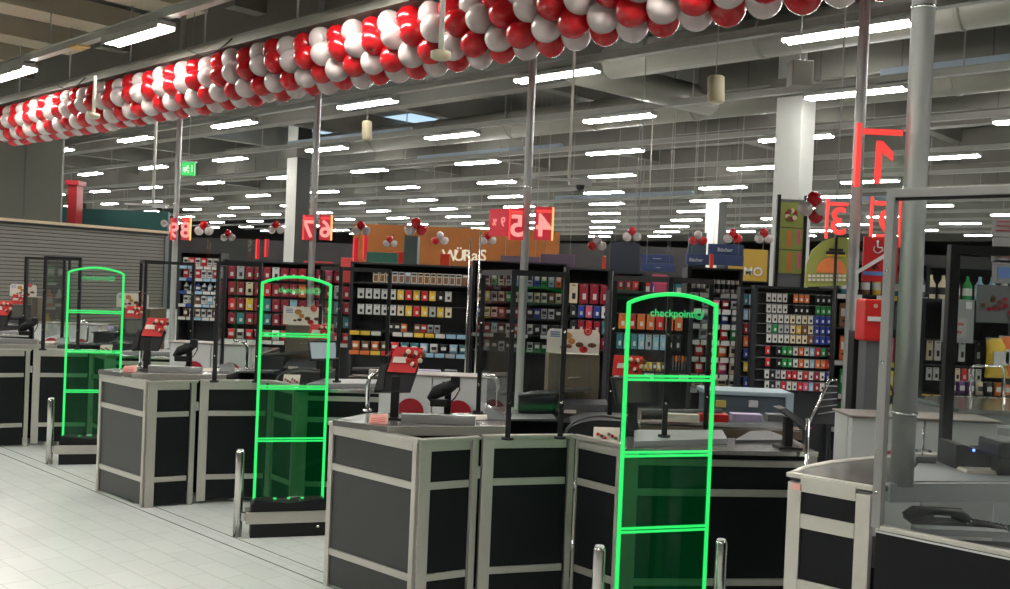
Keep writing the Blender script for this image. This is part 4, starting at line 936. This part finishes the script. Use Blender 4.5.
# ---------------------------------------------------------------- posters and tall displays
t = thing('poster_stand', 'tall black stand with three green poster fields, beside the pale column', 'poster')
Ys = 11.5; a = px(775, 288, Ys); b = px(806, 200, Ys)
MB().bx((a.x, Ys, .0), (b.x, Ys+.12, b.z), GREYM).build('body', t)
for x in (a.x, b.x): MB().bx((x-.02, Ys-.02, .0), (x+.02, Ys+.02, b.z+.05), BLACK).build('post', t)
OLIVE = mat('olive_poster', (.3, .33, .07), .5, noise=.08, nscale=6)
for j, (y0, y1) in enumerate(((203, 227), (229, 249), (251, 273))):
    p0 = px(778, y1, Ys); p1 = px(804, y0, Ys); f = MB().bx((p0.x, Ys-.012, p0.z), (p1.x, Ys, p1.z), OLIVE).build('poster_field', t)
    mbb = MB()
    if j == 0:
        for i in range(9): disc(mbb, (p0.x+p1.x)/2+.05*math.cos(i*.7), (p0.z+p1.z)/2+.05*math.sin(i*.7), .028, Ys-.013-.001*i, (PAL['n'], PAL['d'], PAL['c'])[i % 3])
    else: mbb.bx((p0.x+.1, Ys-.016, p0.z+.02), (p0.x+.14, Ys-.012, p1.z-.03), PAL['o']); mbb.bx((p0.x+.22, Ys-.016, p0.z+.06), (p0.x+.25, Ys-.012, p1.z-.02), PAL['p'])
    mbb.build('picture', t)
t = thing('promotion_panel', 'round-topped green poster with an orange half disc, left of the steel column', 'poster'); Yq = 8.2
prof = [px(805, 287, Yq), px(851, 285, Yq), px(851, 238, Yq), px(836, 237, Yq), px(823, 241, Yq), px(813, 250, Yq), px(807, 264, Yq)]
MB().slab([(p.x, Yq, p.z) for p in prof], (0, .03, 0), OLIVE).build('board', t)
mbb = MB(); o = px(831, 273, Yq); R_ = 15*Yq/F; mbb.slab([(o.x+R_*math.cos(PI*i/16)*1.0, Yq-.004, o.z+R_*math.sin(PI*i/16)*1.05) for i in range(17)], (0, -.004, 0), mat('orange_print', (.75, .22, .06), .5)); mbb.build('orange_half_disc', t)
mbb = MB(); mbb.bx(px(826, 254, Yq-.008), px(845, 252, Yq-.004), PAL['k']); mbb.bx(px(829, 251, Yq-.008), px(843, 249, Yq-.004), PAL['k']); mbb.bx(px(827, 256, Yq-.008), px(846, 255, Yq-.004), PAL['y']); mbb.build('heading_bars', t)
mbb = MB()
for r_, y in enumerate((276, 280)):
    for i in range(9): mbb.bx(px(808+4.3*i, y+1, Yq-.012), px(811.3+4.3*i, y-1.3, Yq-.009), OFFW)
mbb.build('cream_lettering', t)
MB().tube([(px(836, 287, Yq).x, Yq-.015, .0), (px(836, 237, Yq).x, Yq-.015, px(836, 237, Yq).z)], .012, BLACK, 8).build('pole', t)
# balloon clusters
def cluster(x, y, d, Y, cols, label):
    for i, c in enumerate(cols):
        dx, dy = ((0, -.85), (-.75, .15), (.75, .15), (.15, .95))[i]
        P = px(x+dx*d*.75, y+dy*d*.62, Y+(.06 if i == 3 else 0)); s = d*Y/F/(.138*2.1)
        o = bpy.data.objects.new('balloon', MR if c == 'r' else MW); COL.objects.link(o); o.location = P; o.scale = (s, s, s); o.rotation_euler = ((.5 if dy < 0 else -.6)*0, dx*1.2, 0)
        if dy > 0: o.rotation_euler = (PI*.9, dx, 0)
        tag(o, '%s balloon, %s of the %s' % ({'r': 'red', 'w': 'white'}[c], ('top one', 'left one', 'right one', 'lowest one')[i], label), 'balloon', 'balloons in '+label)
CL = [(814, 207, 15, 9.0, 'rwwr', 'bunch beside the tall poster stand'), (733, 238, 9, 15, 'rwr', 'bunch on the blue hanging boards'), (632, 236, 9, 15, 'rww', 'bunch behind the nearest gate top'), (764, 238, 9, 14, 'rww', 'bunch above the yellow board'),
 (597, 245, 9, 13, 'wrw', 'bunch right of lane sign four'), (416, 229, 11, 14.9, 'rwr', 'bunch on top of the green pillar'), (361, 230, 9, 14, 'rww', 'bunch above the slim red signs'), (390, 243, 7, 18, 'rww', 'small bunch on the orange wall'), (440, 240, 8, 18, 'wrw', 'small bunch left of the white letters'),
 (204, 230, 9, 14, 'rww', 'bunch right of the farthest column'), (228, 237, 7, 16, 'rww', 'small bunch left of centre'), (276, 229, 8, 17, 'rww', 'bunch above the second gate'), (488, 240, 8, 17, 'rww', 'bunch left of lane sign five'), (698, 240, 9, 15, 'wrr', 'bunch left of the blue boards'), (164, 227, 7, 16, 'w', 'single spot left of the farthest column')]
for c in CL: cluster(*c)
# ---------------------------------------------------------------- columns and far objects
def column(x, w, y0, Y, label, dark=False, lit_side=False):
    P = px(x, y0, Y); h = w*Y/F/2/1.36; t = thing('column', label, 'column')
    MB().box((P.x, P.y, 3.15), (h, h, 3.15), mat('column_paint', (.62, .63, .6), .6, noise=.03, nscale=2) if not dark else mat('shaded_column', (.03, .032, .03), .6), ax=RD, ch=.01).build('shaft', t)
    if lit_side: MB().box(P-PD*(h+.012)+V((0, 0, 3.15-P.z)), (h, .012, 3.1), mat('column_paint', (0, 0, 0)) if 0 else mat('column_lit_face', (.7, .7, .66), .5), ax=RD).build('lit_face', t)  # painted light: bright slab on the lit face, dark shaft for the shaded ones
    MB().box((P.x, P.y, 4.9), (h*1.35, h*1.35, .14), CONCB, ax=RD).build('collar', t); return P, h
column(792, 38, 200, 15.6, 'pale square column behind the tall poster stand')
column(298, 22, 200, 26.5, 'tall column left of lane sign six with a bright side', dark=True, lit_side=True)
column(716, 20, 220, 33, 'far square column above the blue hanging boards', dark=True, lit_side=True)
def block(name, x0, x1, y0, y1, Y, m, label, cat, depth=.1, down=False):
    a = px(x0, y1, Y); b = px(x1, y0, Y); z0 = 0 if down else a.z
    return tag(MB().bx((a.x, Y, z0), (b.x, Y+depth, b.z), m, ch=.01).build(name), label, cat)
GRP = mat('green_pillar', (.10, .14, .13), .6)
block('green_pillar', 403, 418, 236, 268, 15, GRP, 'square green-grey pillar board below the red and white balloons', 'pillar', .4, True)
BLU = mat('blue_board', (.035, .06, .17), .5); BLUD = mat('slate_blue', (.055, .09, .12), .5)
def board(x0, x1, y0, y1, Y, m, label, txt=None, ty=None, tx=None, sz=5, tm=None, rods=True):
    a = px(x0, y1, Y); b = px(x1, y0, Y); t = thing('hanging_board', label, 'sign')
    MB().bx((a.x, Y, a.z), (b.x, Y+.05, b.z), m, ch=.008).build('panel', t)
    if txt: MB().text(txt, px(tx or (x0+x1)/2, ty or (y0+y1)/2, Y-.01), (1, 0, 0), (0, 0, 1), sz*Y/F*1.35, tm or WHITE, .01, bold=.01).build('lettering', t)
    if rods:
        for x in (a.x+.1, b.x-.1): MB().tube([(x, Y+.02, b.z), (x, Y+.02, 6.3)], .006, TRUNK, 5).build('rod', t)
board(687, 707, 233, 280, 18, BLUD, 'tall slate blue board left of the blue hanging boards')
board(708, 744, 245, 255, 18, BLU, 'upper blue hanging board with white script', 'Bücher', tx=725, sz=4)
board(686, 744, 256, 264, 17.9, BLU, 'lower blue hanging board with white script', 'Bücher', tx=696, sz=3.5)
board(641, 673, 255, 262, 18, BLU, 'upper small blue board behind the nearest gate', '~~~', sz=3.5)
board(641, 675, 264, 271, 17.9, BLU, 'lower small blue board behind the nearest gate', '~~', sz=3)
board(609, 640, 243, 275, 19, mat('navy_board', (.02, .025, .04), .5), 'large dark navy board above the gift racks')
board(728, 768, 250, 280, 21, mat('ochre_board', (.45, .28, .03), .5), 'ochre yellow board with white letters MO', 'MO', tx=753, ty=272, sz=9)
board(540, 575, 255, 270, 20, mat('plum_board', (.08, .05, .08), .5), 'plum coloured board right of the middle column')
board(500, 540, 257, 270, 21, MATS['plum_board'], 'plum coloured board left of the middle column')
board(366, 398, 253, 262, 14, mat('sea_green', (.08, .28, .22), .5), 'sea green board right of the slim red signs', rods=False)
ORW = mat('orange_wall', (.35, .11, .015), .6, noise=.2, nscale=2)
t = thing('counter_backwall', 'orange brown rear wall with white letters WÜRaS at centre left', 'wall'); a = px(352, 268, 24); b = px(560, 232, 24)
MB().bx((a.x, 24, 0), (b.x, 24.2, b.z), ORW).build('wall_panel', t)
for i, (ch_, x) in enumerate(zip('WÜRaS', (450, 459, 467.5, 475, 483))): MB().text(ch_, px(x, 256, 23.97), (1, 0, 0), (0, 0, 1), 12*24/F*1.3, mat('cream_letter', (.75, .68, .55), .5, emit=(1, .85, .6), es=.12), .05, bold=.015).build('letter', t)
# red terminals
for i, (x0, x1, y0, y1, Y, nm) in enumerate(((393, 404, 252, 263, 16, 'red box sign left of the green pillar'), (440, 450, 254, 266, 16, 'red open box sign left of the white letters'), (602, 606, 256, 277, 13, 'slim orange-red upright between the gift racks'), (709, 714, 254, 280, 14, 'orange-red upright left of the slate blue board'))):
    block('red_marker', x0, x1, y0, y1, Y, mat('signal_red', (.8, .05, .02), .4), nm, 'marker', .05)
# pink/red head boards
block('header_board', 652, 668, 275, 283, 9.5, PAL['p'], 'pink header board above the hanging packs', 'board', .05)
block('header_board', 654, 667, 283, 296, 9.48, PAL['p'], 'pink board panel under the pink header', 'board', .05)
block('header_board', 340, 353, 258, 282, 11.6, mat('coral_board', (.6, .06, .05), .5), 'coral red board left of the wide snack shelf', 'board', .05)
block('header_board', 303, 333, 262, 276, 12.9, mat('coral_board', (0, 0, 0)), 'dark red header board above the second gate', 'board', .05)
block('checkout_sign_box', 206, 248, 238, 262, 13, ACRYL, 'clear box above the dark red card rack', 'box', .2)
# gondolas filling the shop behind
cols = 'wrdbBgoykptncsG'
def gondola(x0, x1, yt, Y, label, rn, n, nrow=4):
    rows = []
    yb = 283+.042*((x0+x1)/2-505)+F*1.45/Y; yt2 = yt
    for j in range(nrow):
        yy = yt+(yb-yt)*(j+1)/(nrow+.6); rows.append((yy, (yb-yt)/(nrow+.6)*.72, random.choice(['box', 'bag', 'bottle', 'box']), ''.join(random.choice(cols) for _ in range(n)), x0+1, x1-1, random.choice(['w w ww', 'ww wy w', ''])))
    rack('store_shelf', label, 'shelf', x0, x1, yt, Y, rn, rows, depth=.45)
gondola(218, 345, 268, 18.2, 'store shelf far behind the dark red card rack', 'rear left store shelf', 14, 3)
gondola(570, 700, 276, 16, 'store shelf behind the gift racks', 'rear middle store shelf', 16, 4)
gondola(700, 850, 282, 17, 'store shelf behind the gift card rack', 'rear right store shelf', 14, 3)
gondola(838, 930, 262, 9.5, 'dark store shelf between the steel columns', 'dark store shelf', 8, 5)
gondola(925, 1050, 268, 12, 'store shelf far behind the glass at the right edge', 'right rear store shelf', 10, 4)
# dark rear partitions closing the view
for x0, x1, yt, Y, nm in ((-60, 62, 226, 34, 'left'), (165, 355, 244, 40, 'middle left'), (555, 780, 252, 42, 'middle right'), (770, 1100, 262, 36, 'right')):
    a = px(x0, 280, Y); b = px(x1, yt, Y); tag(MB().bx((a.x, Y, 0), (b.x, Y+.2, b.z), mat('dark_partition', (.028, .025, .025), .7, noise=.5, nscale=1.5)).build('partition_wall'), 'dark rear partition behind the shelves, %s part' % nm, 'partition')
# left end: shutter wall, header rail, grey wall, teal fascia, red column
t = thing('roller_shutter', 'grey ribbed roller shutter with a tan head rail at the left', 'shutter')
a = atz(-40, 216, 2.55); b = atz(166, 232.5, 2.55); d = (b-a); L = d.length; d.normalize(); nS = V((d.y, -d.x, 0))
mbb = MB(); SH = mat('shutter_slats', (.19, .18, .16), .5, .2)
for i in range(30): mbb.box((a+b)/2+V((0, 0, -2.55+.045+i*.083)), (L/2, .02, .034), SH, ax=d, ch=.008)
mbb.box((a+b)/2+V((0, 0, -1.3))-nS*.02, (L/2, .008, 1.24), BLACK, ax=d); mbb.build('slats', t)
MB().box((a+b)/2+V((0, 0, -.0)), (L/2+.05, .06, .035), mat('tan_rail', (.55, .42, .28), .5), ax=d).build('head_rail', t)
MB().box((a+b)/2+V((0, 0, -.06)), (L/2, .07, .03), BLACK, ax=d).build('rail_shadow_gap', t)
for u in (.0, 1.): MB().box(a+d*L*u+V((0, 0, -1.28)), (.05, .05, 1.27), GREYM, ax=d).build('guide_post', t)
G0 = px(-60, 200, 23); G1 = px(57, 200, 23)
mb = MB(); mb.bx((G0.x, 23.2, 0), (G1.x, 23.3, 6.3), WALLG); mb.box(((G0.x+G1.x)/2+.5, 23.19, 3.5), (.01, .01, 2.8), GREYM); struct('wall_side', mb)
block('teal_fascia', 57, 168, 212, 236, 27.5, mat('teal_board', (.015, .085, .08), .6), 'dark teal fascia board above the roller shutter', 'board', .2, True)
t = thing('red_column', 'dark red column standing above the tan rail at far left', 'column'); a = px(64, 300, 26.5); b = px(77, 185, 26.5)
MB().bx((a.x, 26.5, 0), (b.x, 26.9, b.z), mat('deep_red_paint', (.3, .008, .012), .5)).build('shaft', t); MB().bx((a.x-.06, 26.45, b.z), (b.x+.06, 26.95, b.z+.12), MATS['deep_red_paint']).build('cap', t)
for x, y0, y1, nm in ((466, 238, 345, 'left one'), (476, 232, 345, 'right one')):
    P = px(x, y1, 10.4); t = thing('slim_post', 'slim bright metal post in front of the wide snack shelf, %s of two' % nm, 'post')
    MB().tube([(P.x, P.y, 0), (P.x, P.y, px(x, y0, 10.4).z)], .009, STEEL, 10).build('tube', t); MB().tube([(P.x, P.y, 0), (P.x, P.y, .02)], .08, CHROME, 16).build('foot', t)
for x, y0, Y, nm in ((638, 238, 13, 'above the gift racks'), (835, 238, 8.1, 'at the green round-topped poster')):
    P = px(x, y0, Y); tag(MB().tube([P, (P.x, P.y, 6.3)], .007, GREYL, 6).build('hanging_wire'), 'thin wire hanging from the ceiling '+nm, 'wire')
# exit sign
t = thing('exit_sign', 'green lit emergency exit sign right of the farthest steel column', 'sign'); Ye = 13.8
a = px(181, 175, Ye); b = px(194.5, 162.5, Ye)
MB().bx((a.x, Ye, a.z), (b.x, Ye+.06, b.z), emis('exit_green', (.03, .75, .12), .4), ch=.006).build('lamp_box', t)
mbb = MB(); mbb.bx(px(191, 172, Ye-.01), px(193, 165, Ye-.008), WHITE)
WG = emis('exit_white', (.9, 1, .9), .35); c = px(187, 169, Ye-.012); k = Ye/F
mbb.sphere(c+V((.5*k, 0, 3*k)), 1*k, WG, 8, 5); mbb.tube([c+V((0, 0, 2*k)), c+V((-.5*k, 0, -1*k)), c+V((1.5*k, 0, -2*k)), c+V((1*k, 0, -4*k))], .7*k, WG, 5); mbb.tube([c+V((-.5*k, 0, -1*k)), c+V((-3*k, 0, -3*k))], .7*k, WG, 5); mbb.tube([c+V((-2.5*k, 0, 1*k)), c+V((2.5*k, 0, 1*k))], .5*k, WG, 5)
mbb.slab([px(183, 171, Ye-.01), px(186, 171, Ye-.01), px(186, 167, Ye-.01), px(183, 167, Ye-.01)], (0, .002, 0), WG); mbb.build('running_figure', t)
MB().bx((a.x-.02, Ye-.005, b.z), (b.x+.02, Ye+.065, b.z+.02), GREYL).build('frame', t)
MB().tube([((a.x+b.x)/2, Ye+.03, b.z), ((a.x+b.x)/2, Ye+.03, 6.3)], .008, TRUNK, 6).build('rod', t)
print('items', NI[0])
V_ = SC.view_settings; V_.view_transform = 'Standard'; V_.look = 'None'; V_.exposure = 1.35; V_.gamma = 1; V_.use_curve_mapping = False
w = bpy.data.worlds.new('world'); SC.world = w; w.use_nodes = True; w.node_tree.nodes['Background'].inputs[0].default_value = (.5, .55, .6, 1); w.node_tree.nodes['Background'].inputs[1].default_value = .01
SC.cycles.max_bounces = 8; SC.cycles.transparent_max_bounces = 24; SC.cycles.use_denoising = True; SC.cycles.caustics_reflective = False; SC.cycles.caustics_refractive = False
